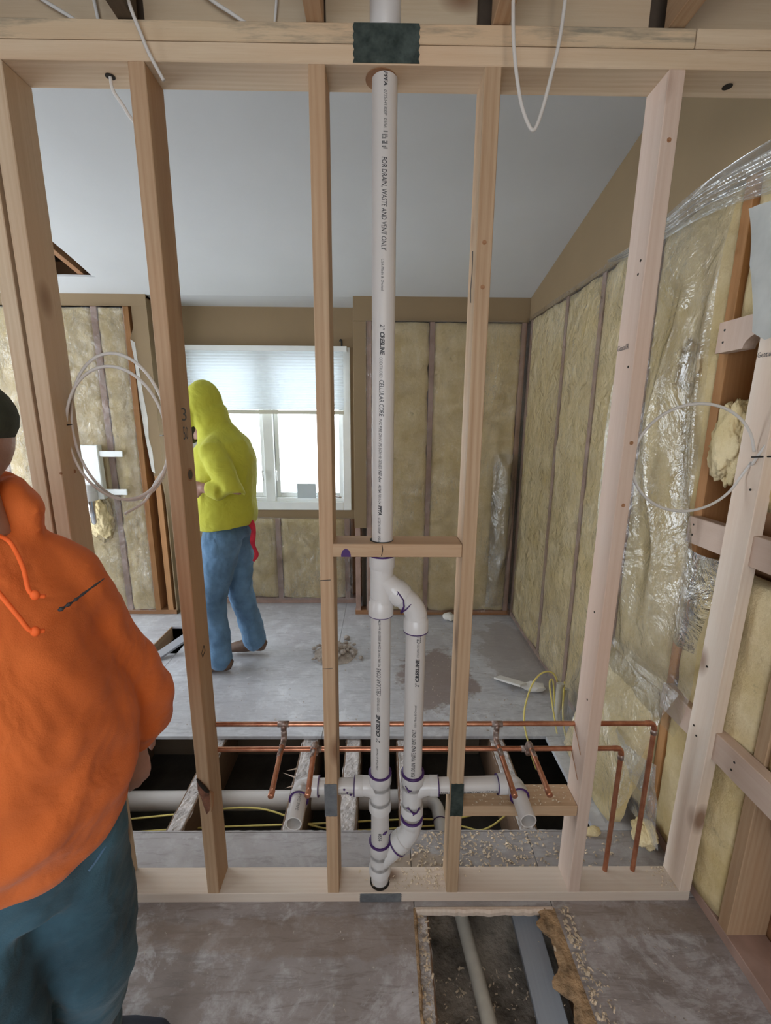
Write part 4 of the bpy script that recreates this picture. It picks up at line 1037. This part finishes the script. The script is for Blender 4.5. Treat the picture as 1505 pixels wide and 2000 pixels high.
# yellow cables and white pipe under the floor
for i, pts in enumerate(([(-1.3, .42, -.14), (-.9, .45, -.12), (-.55, .47, -.11), (-.2, .40, -.15), (.3, .42, -.15), (.45, .38, -.13), (.6, .47, -.12)],
                         [(-1.3, .39, -.17), (-.8, .41, -.15), (-.3, .42, -.14), (.1, .44, -.14), (.38, .46, -.15), (.62, .52, -.10)])):
    c_ = cable('yellow_cable', pts, .0045, M['ycable'], None, 8, 8, .7); tag(c_, ('upper', 'lower')[i]+' yellow cable running across the open joist bays', 'cable')
tag(cable('yellow_cable', [(.79, .70, -.12), (.76, .74, -.02), (.75, .82, .10), (.82, .93, .20), (.90, .99, .24), (.97, 1.0, .22), (1.0, .98, .1), (.985, .95, .01)], .0045, M['ycable'], None), 'yellow cable arching out of the floor opening at right', 'cable')
tag(cable('yellow_cable', [(.93, .80, -.02), (.92, .88, .12), (.925, .95, .20), (.965, 1.0, .18), (.99, 1.0, .02)], .0045, M['ycable'], None), 'shorter yellow cable arch beside the right wall', 'cable')
tag(cable('yellow_cable', [(.96, .78, .005), (.955, .82, .09), (.975, .88, .17), (1.02, .98, .19)], .0045, M['ycable'], None), 'yellow cable curve nearest the pierced stud', 'cable')
wp = rod('under_floor_pipe', (-1.4, .545, -.148), (.19, .545, -.140), .041, 'pvc', None); tag(wp, 'large white pipe running crosswise under the open floor', 'pipe')
ue2 = empty('branch_elbow', (.27, .52, -.14), 'white elbow pipe under the floor between the two right joists', 'pipe')
bm = bmesh.new(); sweep(bm, smooth_path([(.18, .545, -.14), (.23, .54, -.14), (.262, .51, -.145), (.27, .45, -.15), (.272, .30, -.165)], 6), .030, 20); autosmooth(fin('pipe', bm, M['pvc_fit'], ue2)); bm = bmesh.new()
lathe(bm, (.19, .545, -.14), (1, 0, 0), [(0, .036), (.03, .036)], 20); fin('hub', bm, M['pvc_fit'], ue2); bm = bmesh.new(); lathe(bm, (.27, .44, -.15), (.0, -1, -.1), [(0, .0318), (.003, .0318)], 20); fin('primer_ring', bm, M['purple'], ue2)
fp = rod('bay_pipe', (.300, .07, -.165), (.375, -.60, -.165), .024, 'pvc_dirty', None, 20); tag(fp, 'dusty white pipe lying in the open floor bay in front', 'pipe')
bm = bmesh.new(); p0 = V((.300, .07, -.165)); dd = (V((.375, -.60, -.165))-p0).normalized()
bm.free()
for k in range(9):
    bm = bmesh.new(); wrap_text(bm, ('CELLULAR', 'DRAIN', 'WASTE')[k % 3], p0+dd*(.05+k*.07), dd, (-.05, -.45, 1), .0242, .05, .010, .01); fin('pipe_print', bm, M['inkgrey'], fp)

# bundle of pipes and a white box beside the right wall
for i, (x, y, r) in enumerate(((.975, .92, .020), (1.015, .95, .022))):
    tag(rod('capped_conduit', (x, y, -.02), (x+.01, y+.03, .20-.05*i), r, 'pvc_dirty', None, 16), ('left', 'right')[i]+' white conduit stub standing by the foot of the right wall', 'pipe')
tag(rock('plaster_chunk', (.93, 1.18, .025), (.07, .04, .025), M['gypsum'], 3), 'flat plaster chunk leaning at the foot of the right wall', 'debris')
tag(beam('drywall_scrap', (.74, 1.30, .012), (.86, 1.16, .05), .07, .012, M['gypsum'], None), 'white drywall scrap at the foot of the right wall', 'debris')

# valve box on far left
vb = empty('valve_box', (-2.19, 2.13, .99), 'white valve box with strap arms and a metal pipe on the far left wall', 'plumbing box')
box('box_body', (-2.27, 2.12, .99), (-2.115, 2.175, 1.40), M['white_paint'], vb, .006)
for z in (1.335, 1.045):
    bm = bmesh.new()
    add_box(bm, (-2.115, 2.13, z-.022), (-1.94, 2.14, z+.022)); bmesh.ops.bevel(bm, geom=bm.edges[:], offset=.004, segments=2, affect='EDGES'); fin('strap_arm', bm, M['white_paint'], vb)
bm = bmesh.new(); lathe(bm, (-2.20, 2.09, 1.11), (0, 0, -1), [(0, .045), (.05, .045), (.055, .052), (.12, .052), (.125, .04)], 20); autosmooth(fin('fitting', bm, M['pvc_fit'], vb))
bm = bmesh.new(); lathe(bm, (-2.20, 2.09, .99), (.04, 0, -1), [(0, .030), (.03, .030), (.031, .024), (.17, .020), (.19, .008)], 18); autosmooth(fin('metal_pipe', bm, M['chrome'], vb))

# ================================================================== DEBRIS
def chips(name, n, region, mat, label, seed, zf=lambda x, y: .001, size=(.004, .012), cat='debris'):
    rnd = random.Random(seed); bm = bmesh.new()
    for _ in range(n):
        x, y = region(rnd); z = zf(x, y); s = rnd.uniform(*size); a = rnd.uniform(0, PI*2); c_, s_ = math.cos(a), math.sin(a)
        w_ = s*rnd.uniform(.4, 1.0); hh = s*rnd.uniform(.15, .6)
        pr = None
        for k in range(3):
            t = (k-1)*s; h_ = hh*(1-(k-1)**2)
            A = bm.verts.new((x+c_*t-s_*w_*.5, y+s_*t+c_*w_*.5, z+h_+.0008)); B = bm.verts.new((x+c_*t+s_*w_*.5, y+s_*t-c_*w_*.5, z+h_+.0008+w_*rnd.uniform(-.2, .4)))
            if pr: bm.faces.new((pr[0], pr[1], B, A))
            pr = (A, B)
    o = fin(name, bm, mat, None, recalc=False); return tag(o, label, cat, None, 'stuff')
chips('wood_shavings', 620, lambda r: (r.triangular(.03, 1.02, .25), r.uniform(.092, .258)), M['shaving'], 'curly wood shavings scattered on the subfloor strip behind the wall frame', 1, size=(.002, .008))
chips('wood_shavings', 160, lambda r: (r.choice([r.gauss(.06, .06), r.gauss(.19, .03), r.gauss(1.0, .02), r.gauss(.20, .06)]), r.uniform(.012, .085)), M['shaving'], 'wood shavings lying on the bottom plate', 2, zf=lambda x, y: .0385, size=(.002, .006))
chips('wood_shavings', 900, lambda r: (r.uniform(.175, .60), r.uniform(-1.0, -.03)), M['shaving'], 'shavings and grit lying inside the open floor bay', 3, zf=lambda x, y: -.252, size=(.002, .007))
chips('wood_shavings', 800, lambda r: (r.gauss(.600, .026), r.uniform(-.9, -.02)), M['shaving'], 'splintery chips along the torn floor edge', 4, zf=lambda x, y: .003 if x > .6 else -.006, size=(.002, .009))
chips('wood_shavings', 420, lambda r: (r.uniform(.108, .162), r.uniform(-.9, -.03)), M['shaving'], 'chips on the joist beside the open floor bay', 5, zf=lambda x, y: -.022, size=(.002, .008))
chips('floor_crumbs', 500, lambda r: (r.choice([r.gauss(.36, .22), r.uniform(-1.3, 1.0)]), r.uniform(.82, 2.1)), M['rubble'], 'small plaster crumbs scattered over the far floor', 6, size=(.002, .007))
chips('floor_crumbs', 300, lambda r: (r.uniform(-1, 1.0), r.uniform(-.9, -.03) if r.random() > 2 else r.uniform(-.8, -.04)) if r.random() < .0 else ((r.uniform(.66, 1.04) if r.random() < .6 else r.uniform(-.9, .1)), r.uniform(-.8, -.04)), M['rubble'], 'grit scattered over the near floor', 7, size=(.001, .005))
chips('wood_shavings', 90, lambda r: (r.uniform(.28, .63), r.uniform(.01, .085)), M['shaving'], 'shavings on the low block behind the drain outlet', 8, zf=lambda x, y: .3835, size=(.002, .006))
def pile_r(r):
    a = r.uniform(0, 2*PI); k = abs(r.gauss(0, .38)); return (-.31+.20*k*math.cos(a), 1.60+.20*k*math.sin(a))
def pile_z(x, y): 
    d = math.hypot((x+.31)/.22, (y-1.60)/.22); return max(0, .05*(1-d))+.001
chips('rubble_grit', 500, pile_r, M['rubble'], 'fine plaster grit of the rubble pile on the far floor', 9, zf=pile_z, size=(.004, .010))
bm = bmesh.new(); n_ = 26; cvs = bm.verts.new((-.31, 1.60, .052)); prev = [cvs]
rr0 = []
for k in range(1, 7):
    rr0.append([bm.verts.new((-.31+.15*k/6*math.cos(a)*(1+.2*noise.noise(V((math.cos(a)*2, math.sin(a)*2, 0)))), 1.60+.15*k/6*math.sin(a), max(.0012, .052*(1-k/6)**.8+.006*noise.noise(V((k*1.3, a*4, 2)))*(k < 6)))) for a in [2*PI*i/n_ for i in range(n_)]])
for i in range(n_):
    bm.faces.new((cvs, rr0[0][i], rr0[0][(i+1) % n_]))
    for k in range(5): bm.faces.new((rr0[k][i], rr0[k+1][i], rr0[k+1][(i+1) % n_], rr0[k][(i+1) % n_]))
tag(fin('rubble_mound', bm, M['rubble'], None), 'low mound of crushed plaster at the core of the rubble pile', 'debris', None, 'stuff')
rnd = random.Random(5); rocks = []
for i in range(4):
    bm = bmesh.new(); bmesh.ops.create_icosphere(bm, subdivisions=2, radius=1)
    for v_ in bm.verts: v_.co *= 1+.45*noise.noise(v_.co*1.5+V((i*7, 0, 0)))
    me = bpy.data.meshes.new('rubble_chunk'); bm.to_mesh(me); bm.free(); me.materials.append(M['rubble']); rocks.append(me)
for i in range(85):
    x, y = pile_r(rnd); s = rnd.uniform(.007, .024)
    if rnd.random() < .12: x += rnd.uniform(-.12, .12); y -= rnd.uniform(0, .12)
    o = bpy.data.objects.new('rubble_chunk', rocks[i % 4]); C.objects.link(o)
    o.location = (x, y, pile_z(x, y)+s*.45); o.scale = (s, s*rnd.uniform(.6, 1), s*rnd.uniform(.5, .8)); o.rotation_euler = (0, 0, rnd.uniform(0, 6))
    tag(o, 'plaster chunk in the small rubble pile on the far floor', 'debris', 'rubble pile chunks')
# stray tool on the far floor by the opening
tag(beam('grey_board_scrap', (-1.53, 1.50, .012), (-1.36, 1.66, .10), .06, .02, M['graywood'], None), 'dark grey board scrap tilted at the far floor opening', 'board')

# ================================================================== PEOPLE
def blob(bm, c, r, rot=None, seg=20):
    m_ = Matrix.Translation(V(c)) @ (rot or Matrix()).to_4x4() @ Matrix.Diagonal((*r, 1))
    bmesh.ops.create_uvsphere(bm, u_segments=seg, v_segments=seg//2+2, radius=1, matrix=m_)
def limb(bm, pts, rads, seg=16, side=None):
    """tube with round ends"""
    pts = [V(p) for p in pts]
    sweep(bm, pts, rads, seg, side)
    for p, r in ((pts[0], rads[0]), (pts[-1], rads[-1])):
        rr_ = r if not isinstance(r, tuple) else min(r); blob(bm, p, (rr_*.98,)*3, seg=14)
def clothed(name, bm, mat, parent, vox=.008, sm=6, folds=0, fs=.12, mats=None):
    o = fin(name, bm, mat, parent, smooth=True)
    rm = o.modifiers.new('r', 'REMESH'); rm.mode = 'VOXEL'; rm.voxel_size = vox; rm.use_smooth_shade = True
    s_ = o.modifiers.new('s', 'SMOOTH'); s_.factor = .6; s_.iterations = sm
    if folds:
        tx = bpy.data.textures.new(name+'_folds', 'CLOUDS'); tx.noise_scale = fs; tx.noise_depth = 2
        d = o.modifiers.new('d', 'DISPLACE'); d.texture = tx; d.strength = folds; d.mid_level = .5; d.texture_coords = 'LOCAL'
    return o
def hand(bm, wrist, fwd, palm_n, size=1, curl=.6, thumb_side=1):
    """palm plus four unequal fingers and a thumb; fwd = finger direction, palm_n = direction the palm faces"""
    f = V(fwd).normalized(); n = V(palm_n); n = (n-f*n.dot(f)).normalized(); s = f.cross(n)*thumb_side
    w_ = V(wrist)
    sweep(bm, [w_-f*.02*size, w_+f*.03*size, w_+f*.07*size, w_+f*.095*size], [(.024*size, .018*size), (.036*size, .017*size), (.042*size, .015*size), (.038*size, .012*size)], 14, side=s)
    for k, Lg in enumerate((.068, .078, .072, .056)):
        b0 = w_+f*.088*size+s*(.030-.020*k)*size
        a = b0; dirn = f.copy(); pts = [a-f*.02*size]; rr_ = [.0095*size]
        for j in range(4):
            pts.append(a.copy()); rr_.append((.0098-.0009*j)*size)
            a = a+dirn*Lg*size*(.42, .34, .24, 0)[j]
            dirn = (dirn*math.cos(curl)+n*math.sin(curl)).normalized()
        sweep(bm, pts, rr_, 9); blob(bm, pts[-1], (.0068*size,)*3, seg=8)
    t0 = w_+f*.025*size+s*.028*size
    td = (f*.6+s*.75+n*.3).normalized(); t1 = t0+td*.035*size; t2 = t1+(f*.9+s*.25+n*.3).normalized()*.032*size; t3 = t2+(f+n*.5).normalized()*.024*size
    sweep(bm, [t0-td*.02, t0, t1, t2, t3], [.013*size, .014*size, .0115*size, .010*size, .008*size], 9)
def add_head(bm, c, F, size=1, up_=V((0, 0, 1))):
    F = V(F).normalized(); Lx = V((0, 0, 1)).cross(F).normalized(); c = V(c)
    rot = Matrix((Lx, F, up_)).transposed()
    def P(x, y, z): return c+(Lx*x+F*y+up_*z)*size
    blob(bm, P(0, -.012, .028), (.075*size, .095*size, .090*size), rot)          # skull
    blob(bm, P(0, .028, -.035), (.058*size, .066*size, .080*size), rot)          # face and jaw
    blob(bm, P(0, .068, -.092), (.026*size, .022*size, .020*size), rot, 12)      # chin
    sweep(bm, [P(0, .090, .010), P(0, .106, -.012), P(0, .114, -.030), P(0, .098, -.038)], [.008*size, .011*size, .016*size, .012*size], 10)   # nose
    for sgn in (-1, 1):
        blob(bm, P(sgn*.042, .070, -.022), (.024*size, .020*size, .020*size), rot, 12)   # cheek
        blob(bm, P(sgn*.032, .086, .020), (.026*size, .010*size, .007*size), rot, 10)    # brow
        blob(bm, P(sgn*.031, .080, .000), (.014*size, .010*size, .010*size), rot, 10)    # eye
        blob(bm, P(sgn*.077, -.004, -.010), (.008*size, .019*size, .032*size), rot, 12)  # ear
    blob(bm, P(0, .092, -.058), (.022*size, .010*size, .005*size), rot, 10); blob(bm, P(0, .090, -.068), (.020*size, .010*size, .006*size), rot, 10)
    sweep(bm, [P(0, -.018, -.13), P(0, -.01, -.05)], [.060*size, .056*size], 18)         # neck
    return P, Lx

# ---- man in the orange hoodie, close at the left
Fm = V((.64, -.77, 0)).normalized(); Lm = V((.77, .64, 0)).normalized()
bc = V((-.680, -.500, 0))
def T(l, f_, z): return bc+Lm*l+Fm*f_+V((0, 0, z))
bm = bmesh.new()
hc = V((-.655, -.525, 1.552))
P, Lx = add_head(bm, hc, (-.15, -1, 0), 1.02)
sweep(bm, [T(0, .01, .86), T(0, .03, 1.0), T(0, .02, 1.15), T(0, 0, 1.30), T(0, -.01, 1.40)], [(.145, .11), (.155, .14), (.15, .125), (.12, .095), (.06, .05)], 20, side=Lm)
sweep(bm, [T(0, -.01, 1.38), (hc+V((0, 0, -.08)))], [.065, .06], 16)
SL = T(.128, -.015, 1.335); EL = T(.236, -.04, .965); WL = T(.205, -.10, .87)
limb(bm, [SL, SL.lerp(EL, .5), EL, EL.lerp(WL, .5), WL], [.044, .046, .042, .036, .026])
hand(bm, WL+V((0, 0, .03)), (.12, -.05, -1), (-.5, .3, 0), 1.0, .45, 1)
SR = T(-.185, -.015, 1.345); ER = T(-.27, .0, 1.10); WR = T(-.25, .10, .93)
limb(bm, [SR, SR.lerp(ER, .5), ER, ER.lerp(WR, .5), WR], [.058, .052, .044, .038, .028]); hand(bm, WR, (0.1, -.2, -1), (.5, .3, 0), 1.0, .45, -1)
for sgn, (kx, kf), (ax, af) in ((1, (.085, .03), (.045, -.12)), (-1, (-.072, .09), (-.078, .03))):
    limb(bm, [T(sgn*.085, 0, .88), T(kx, kf, .48), T(ax, af, .09)], [.088, .058, .040])
    limb(bm, [T(ax, af-.02, .05), T(ax, af+.12, .035)], [.035, .03])
man = clothed('person', bm, M['skin'], None, .0065, 3)
tag(man, 'man in an orange hoodie, dark jeans and green cap, standing close at the left edge', 'person')
# grey stubble over the jaw
bm = bmesh.new(); rot = Matrix((Lx, V((-.15, -1, 0)).normalized(), V((0, 0, 1)))).transposed()
blob(bm, P(0, .030, -.058), (.060, .070, .060), rot); blob(bm, P(0, .068, -.094), (.030, .026, .024), rot, 12); blob(bm, P(.030, .01, -.045), (.046, .05, .055), rot, 14)
clothed('beard', bm, M['stubble'], man, .006, 3)
# hoodie
bm = bmesh.new()
sweep(bm, [T(0, -.005, .912), T(0, .012, .94), T(0, .022, .97), T(0, .024, 1.06), T(0, .012, 1.17), T(0, -.002, 1.28), T(0, -.012, 1.355), T(0, -.015, 1.40), T(0, -.01, 1.435)],
      [(.185, .160), (.208, .180), (.222, .192), (.214, .190), (.190, .172), (.168, .140), (.150, .115), (.120, .090), (.085, .075)], 30, side=Lm)
limb(bm, [T(.105, -.015, 1.355), SL+V((0, 0, -.005)), SL.lerp(EL, .5), EL+V((0, 0, .05)), EL+Lm*-.004+V((0, 0, -.01)), EL.lerp(WL, .6), WL+V((0, 0, .03))], [.058, .068, .069, .068, .064, .056, .044])
limb(bm, [T(-.150, -.015, 1.365), SR, SR.lerp(ER, .5), ER, ER.lerp(WR, .6), WR+V((0, 0, .02))], [.055, .072, .070, .068, .058, .044])
# hood collar lying round the neck, open at the front
for r_, z_, rad in ((.088, 1.425, .030), (.092, 1.460, .026), (.086, 1.49, .018)):
    pts = [T(0, -.01, z_)+Lm*r_*math.cos(a)+Fm*r_*math.sin(a)+V((0, 0, -.022*math.sin(a))) for a in [PI*.62+2*PI*.76*i/18 for i in range(19)]]
    sweep(bm, pts, [rad]*19, 10)
blob(bm, T(0, -.12, 1.42), (.10, .06, .06))
hood = clothed('hoodie', bm, M['orange'], man, .008, 9, .040, .15)
# drawstrings
def dstring(pts):
    bm = bmesh.new(); pp = smooth_path(pts, 6); sweep(bm, pp, [.0034]*len(pp), 8); e = pp[-1]; blob(bm, pp[-5], (.007, .006, .008), seg=10)
    return fin('drawstring', bm, M['cord'], man, smooth=True)
def surf(l, z):   # just in front of the chest
    k = {1.42: .088, 1.38: .122, 1.33: .146, 1.28: .160, 1.22: .176, 1.17: .192, 1.12: .206, 1.06: .220}
    zs = sorted(k); zq = min(max(z, zs[0]), zs[-1])
    for a, b_ in zip(zs, zs[1:]):
        if a <= zq <= b_: q = k[a]+(k[b_]-k[a])*(zq-a)/(b_-a); break
    return T(l, q*math.sqrt(max(.1, 1-(l/.23)**2))+.006, z)
dstring([surf(.058, 1.435), surf(.072, 1.42), surf(.082, 1.385), surf(.085, 1.35), surf(.102, 1.338)])
dstring([surf(.0, 1.43), surf(.03, 1.40), surf(.050, 1.36), surf(.068, 1.32), surf(.078, 1.297), surf(.094, 1.290)])
# chest print
q = [surf(.115, 1.312), surf(.135, 1.318), surf(.155, 1.326), surf(.185, 1.335)]
bm = bmesh.new(); sweep(bm, smooth_path(q, 4), [.002, .004, .0015, .0035, .001, .003, .0015, .0025, .002, .0015, .002, .001, .001], 6); fin('chest_print', bm, M['ink'], man)
# jeans
bm = bmesh.new()
sweep(bm, [T(0, -.005, .74), T(0, -.005, .82), T(0, 0, .93)], [(.150, .125), (.160, .138), (.160, .135)], 26, side=Lm)
for sgn, (kx, kf), (ax, af) in ((1, (.085, .03), (.045, -.12)), (-1, (-.072, .09), (-.078, .03))):
    limb(bm, [T(sgn*.080, 0, .84), T((sgn*.08+kx)/2, kf*.6, .66), T(kx, kf, .48), T(ax, (af+kf)/2, .28), T(ax, af, .07)], [.098, .094, .078, .074, .072])
clothed('jeans', bm, M['denim'], man, .008, 6, .022, .10)
bm = bmesh.new(); pts = [T(.085+.070*math.sin(a), .10+.02*math.cos(a)-.03*math.sin(a)*1.6, .84-.04*math.cos(a)*1.2) for a in [.2+1.2*i/8 for i in range(9)]]; sweep(bm, pts, .002, 6); fin('pocket_seam', bm, M['denim_light'], man)
for sgn, ax, af in ((1, .045, -.12), (-1, -.078, .03)):
    bm = bmesh.new(); F3 = V((1, .12, 0)).normalized() if sgn > 0 else (Fm-Lm*.3).normalized()
    b0 = T(ax, af, 0); sweep(bm, [b0-F3*.09+V((0, 0, .045)), b0-F3*.05+V((0, 0, .06)), b0+V((0, 0, .065)), b0+F3*.09+V((0, 0, .05)), b0+F3*.16+V((0, 0, .038)), b0+F3*.19+V((0, 0, .032))],
        [(.025, .03), (.042, .055), (.048, .062), (.052, .048), (.046, .034), (.025, .022)], 18, side=F3.cross(V((0, 0, 1))))
    clothed('shoe', bm, M['shoe'], man, .006, 3)
# cap: crown and brim
bm = bmesh.new(); blob(bm, P(0, -.012, .055), (.086, .106, .074), rot, 24)
for v_ in bm.verts:
    zz_ = (v_.co-P(0, 0, .024)).z
    if zz_ < 0: v_.co.z = P(0, 0, .024).z
cap = fin('cap', bm, M['capcloth'], man, smooth=True)
bm = bmesh.new(); F2 = V((-.15, -1, 0)).normalized()
top = []; bot = []
for i in range(13):
    a = PI*(.08+.84*i/12); 
    inn = P(.084*math.cos(a), .080*math.sin(a), .040-.012*abs(math.cos(a))); outp = P(.080*math.cos(a), .070+.085*math.sin(a), .036-.030*abs(math.cos(a))**1.5)
    top.append((bm.verts.new(inn), bm.verts.new(outp))); bot.append((bm.verts.new(inn-V((0, 0, .005))), bm.verts.new(outp-V((0, 0, .004)))))
for i in range(12):
    bm.faces.new((top[i][0], top[i][1], top[i+1][1], top[i+1][0])); bm.faces.new((bot[i][0], bot[i+1][0], bot[i+1][1], bot[i][1])); bm.faces.new((top[i][1], bot[i][1], bot[i+1][1], top[i+1][1]))
fin('cap_brim', bm, M['capcloth'], cap)

# ---- man in the hi-vis hoodie, walking left in the far room
def Q(x, y, z): return V((x, y, z))
bm = bmesh.new(); bx_, by_ = -.945, 1.45
hc2 = V((-1.070, by_, 1.615)); P2, L2 = add_head(bm, hc2, (-1, -.12, 0), 1.0)
sweep(bm, [Q(bx_, by_, .95), Q(bx_, by_, 1.10), Q(bx_+.01, by_, 1.28), Q(bx_-.0, by_, 1.44), Q(bx_-.02, by_, 1.52)], [(.12, .15), (.115, .145), (.125, .17), (.11, .17), (.06, .07)], 20, side=(1, 0, 0))
sh2 = Q(bx_+.01, by_-.19, 1.43); el2 = Q(-.795, by_-.29, 1.205); wr2 = Q(-.965, by_-.27, 1.235)
limb(bm, [sh2, sh2.lerp(el2, .5), el2, el2.lerp(wr2, .5), wr2], [.056, .050, .042, .038, .028]); hand(bm, wr2, (-1, .1, .02), (0, 1, .1), 1.0, .75, 1)
sh3 = Q(bx_+.01, by_+.19, 1.43); el3 = Q(-.90, by_+.24, 1.19); wr3 = Q(-1.06, by_+.14, 1.25)
limb(bm, [sh3, sh3.lerp(el3, .5), el3, el3.lerp(wr3, .5), wr3], [.056, .050, .042, .038, .028]); hand(bm, wr3, (-1, -.3, .02), (0, -1, .1), 1.0, .75, -1)
legs2 = [((-.95, by_-.08, .93), (-1.045, by_-.07, .50), (-1.03, by_-.07, .10), (-1, 0)), ((-.93, by_+.08, .93), (-.93, by_+.10, .49), (-.865, by_+.14, .12), (-1, 0))]
for h_, k_, a_, _ in legs2:
    limb(bm, [h_, k_, a_], [.085, .056, .040]); limb(bm, [V(a_)+V((.02, 0, -.05)), V(a_)+V((-.12, 0, -.062))], [.032, .028])
man2 = clothed('person', bm, M['skin'], None, .0075, 3); tag(man2, 'man in a hi-vis yellow hooded sweatshirt and blue jeans, walking left before the window', 'person')
bm = bmesh.new(); rot2 = Matrix((L2, V((-1, -.12, 0)).normalized(), V((0, 0, 1)))).transposed()
blob(bm, P2(0, .036, -.064), (.058, .068, .056), rot2); blob(bm, P2(0, .055, -.120), (.045, .050, .040), rot2, 12); clothed('beard', bm, simple('dark_beard_hair', (.025, .018, .014), .8, .3, 60), man2, .007, 3)
bm = bmesh.new()
sweep(bm, [Q(bx_+.01, by_, .965), Q(bx_+.005, by_, 1.02), Q(bx_-.005, by_, 1.12), Q(bx_, by_, 1.24), Q(bx_+.01, by_, 1.36), Q(bx_+.0, by_, 1.45), Q(bx_-.02, by_, 1.515), Q(bx_-.05, by_, 1.56)],
      [(.165, .205), (.180, .215), (.180, .215), (.185, .225), (.180, .235), (.158, .215), (.11, .14), (.085, .10)], 26, side=(1, 0, 0))
limb(bm, [Q(bx_+.01, by_-.14, 1.455), sh2, sh2.lerp(el2, .5), el2, el2.lerp(wr2, .45), wr2.lerp(el2, .26)], [.06, .074, .070, .066, .056, .044])
limb(bm, [Q(bx_+.01, by_+.14, 1.455), sh3, sh3.lerp(el3, .5), el3, el3.lerp(wr3, .45), wr3.lerp(el3, .15)], [.06, .078, .076, .076, .064, .046])
blob(bm, Q(-1.035, by_, 1.690), (.102, .108, .136), seg=24)
sweep(bm, [Q(-.965, by_, 1.48), Q(-.985, by_, 1.56), Q(-1.015, by_, 1.64)], [(.120, .150), (.100, .115), (.105, .105)], 20, side=(1, 0, 0))
rimp = [V((-1.105+.012*math.cos(2*a), by_+.085*math.cos(a), 1.650+.115*math.sin(a))) for a in [2*PI*k/20 for k in range(21)]]
sweep(bm, rimp, [.020]*21, 10)
clothed('hoodie', bm, M['lime'], man2, .009, 8, .020, .13)
bm = bmesh.new(); sweep(bm, [Q(bx_, by_, .90), Q(bx_, by_, 1.0)], [(.140, .165), (.135, .16)], 22, side=(1, 0, 0))
for (h_, k_, a_, _), hw in zip(legs2, (.115, .11)):
    h_, k_, a_ = V(h_), V(k_), V(a_)
    limb(bm, [h_+V((.0, 0, -.02)), h_.lerp(k_, .5), k_, k_.lerp(a_, .5), a_+V((.0, 0, -.01))], [hw, .102, .082, .078, .078])
clothed('jeans', bm, M['denim_light'], man2, .009, 6, .022, .10)
for h_, k_, a_, _ in legs2:
    a_ = V(a_); bm = bmesh.new()
    sweep(bm, [a_+V((.075, 0, -.055)), a_+V((.05, 0, -.045)), a_+V((0, 0, -.035)), a_+V((-.08, 0, -.055)), a_+V((-.16, 0, -.068)), a_+V((-.19, 0, -.07))], [(.02, .03), (.038, .05), (.045, .055), (.048, .042), (.042, .030), (.02, .018)], 16, side=(0, 1, 0))
    for v_ in bm.verts: v_.co.z = max(v_.co.z, .002)
    clothed('boot', bm, M['boot'], man2, .007, 3)
# red rag hanging from the back pocket
bm = bmesh.new(); pts = smooth_path([(-.79, by_-.06, 1.00), (-.765, by_-.08, .95), (-.775, by_-.08, .87), (-.755, by_-.08, .80), (-.775, by_-.08, .755)], 5)
sweep(bm, pts, [(.019-.010*i/len(pts)+.002*math.sin(i*.9), .010) for i in range(len(pts))], 10, side=(1, 0, 0)); tag(fin('hanging_rag', bm, M['red'], None, smooth=True), 'red rag hanging from the walking man\'s back pocket', 'rag')
print('objects', len(bpy.data.objects))
